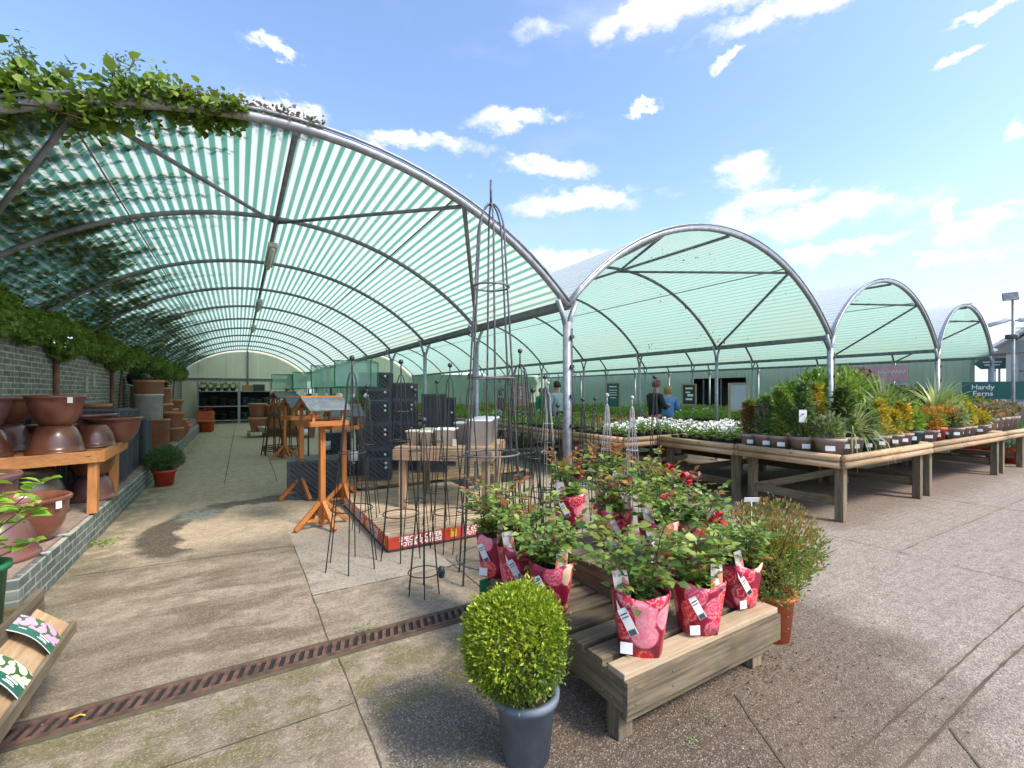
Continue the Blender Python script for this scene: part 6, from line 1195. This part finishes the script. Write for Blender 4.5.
CL = [(700, 2, 175, 24), (790, 12, 90, 20), (527, 122, 48, 12), (546, 171, 56, 14), (575, 205, 74, 17), (742, 180, 47, 25), (812, 222, 100, 25), (765, 205, 60, 16), (835, 250, 75, 9), (985, 228, 55, 20), (938, 217, 22, 15), (960, 256, 70, 9), (648, 108, 24, 6), (962, 60, 24, 9), (1018, 131, 18, 14), (412, 146, 62, 12), (268, 47, 22, 9), (288, 112, 48, 12), (1000, 4, 45, 7), (690, 246, 60, 14), (520, 262, 90, 14), (1120, 200, 120, 40), (-200, 100, 150, 40), (730, 60, 16, 8)]
den = None; base = None
for (u, v, hw, hh) in CL:
    a0 = math.atan((u - 512) / F); A = a0 + R(YAW); Eh = math.atan((HOR - v) / math.hypot(F, u - 512)); sa = hw / F * math.cos(a0) ** 2; se = hh / math.hypot(F, u - 512) * math.cos(Eh) ** 2
    dx = mth(nt, 'MULTIPLY', mth(nt, 'SUBTRACT', az, A), 1 / sa); dy = mth(nt, 'MULTIPLY', mth(nt, 'SUBTRACT', el, Eh), 1 / se)
    dy2 = mth(nt, 'MAXIMUM', mth(nt, 'MULTIPLY', dy, -1.5), dy)   # flatter undersides
    d = mth(nt, 'SUBTRACT', 1, mth(nt, 'SQRT', mth(nt, 'ADD', mth(nt, 'MULTIPLY', dx, dx), mth(nt, 'MULTIPLY', dy2, dy2))))
    wh = mth(nt, 'MULTIPLY', mth(nt, 'GREATER_THAN', d, -1.2), dy)
    den = d if den is None else mth(nt, 'MAXIMUM', den, d)
    g_ = mth(nt, 'MULTIPLY', sstep(nt, d, -.3, .5), sstep(nt, dy, -.5, .5)); base = g_ if base is None else mth(nt, 'MAXIMUM', base, g_)
nzz = mth(nt, 'SUBTRACT', noise(nt, coord(nt, 'Generated', (1, 1, 1.7)), 11, 8, .58), .5); dn = mth(nt, 'MULTIPLY_ADD', nzz, 3.6, mth(nt, 'ADD', mth(nt, 'MULTIPLY', den, 1.25), .22)); cov = sstep(nt, dn, -.05, 1.05)
wisp = mth(nt, 'MULTIPLY', sstep(nt, noise(nt, coord(nt, 'Generated', (1, 1, 3.2)), 3.2, 6, .6), .52, .8), .2); cov = mth(nt, 'MAXIMUM', mth(nt, 'MULTIPLY', cov, .92), wisp)
hz = mth(nt, 'MULTIPLY', mth(nt, 'SUBTRACT', 1, sstep(nt, el0, .0, .45)), .5)
skc = nt.nodes.new('ShaderNodeVectorMath'); skc.operation = 'SCALE'; nt.links.new(sk.outputs[0], skc.inputs[0]); skc.inputs['Scale'].default_value = 1.0
skv = nt.nodes.new('ShaderNodeVectorMath'); skv.operation = 'MULTIPLY'; nt.links.new(skc.outputs[0], skv.inputs[0]); skv.inputs[1].default_value = (1.12, 1.16, 1.24); skc = skv
c = mixc(nt, hz, skc.outputs[0], (2.9, 3.75, 4.5)); lit = mixc(nt, mth(nt, 'MULTIPLY', base, mth(nt, 'MULTIPLY_ADD', nz2, .6, .7), clamp=True), (3.3, 3.45, 4.1), (5.3, 5.3, 5.4)); c = mixc(nt, cov, c, lit)
nt.links.new(c, bg.inputs[0])
cam = bpy.data.cameras.new('camera'); cam.sensor_width = 36; cam.lens = F / 1024 * 36; cam.shift_y = (HOR - 384) / 1024; cam.clip_end = 2000; cam.clip_start = .05; co = bpy.data.objects.new('camera', cam); COL.objects.link(co); co.location = (0, 0, CAMH); co.rotation_euler = (PI / 2, 0, -R(YAW)); S.camera = co
S.view_settings.view_transform = 'Standard'; S.view_settings.look = 'None'; S.view_settings.gamma = 1; S.view_settings.exposure = .97
S.render.resolution_x, S.render.resolution_y = 1024, 768; S.render.engine = 'CYCLES'; cy = S.cycles; cy.use_denoising = True; cy.max_bounces = 10; cy.transparent_max_bounces = 16; cy.diffuse_bounces = 4; cy.transmission_bounces = 6; cy.sample_clamp_indirect = 6; cy.use_adaptive_sampling = True; cy.adaptive_threshold = .02
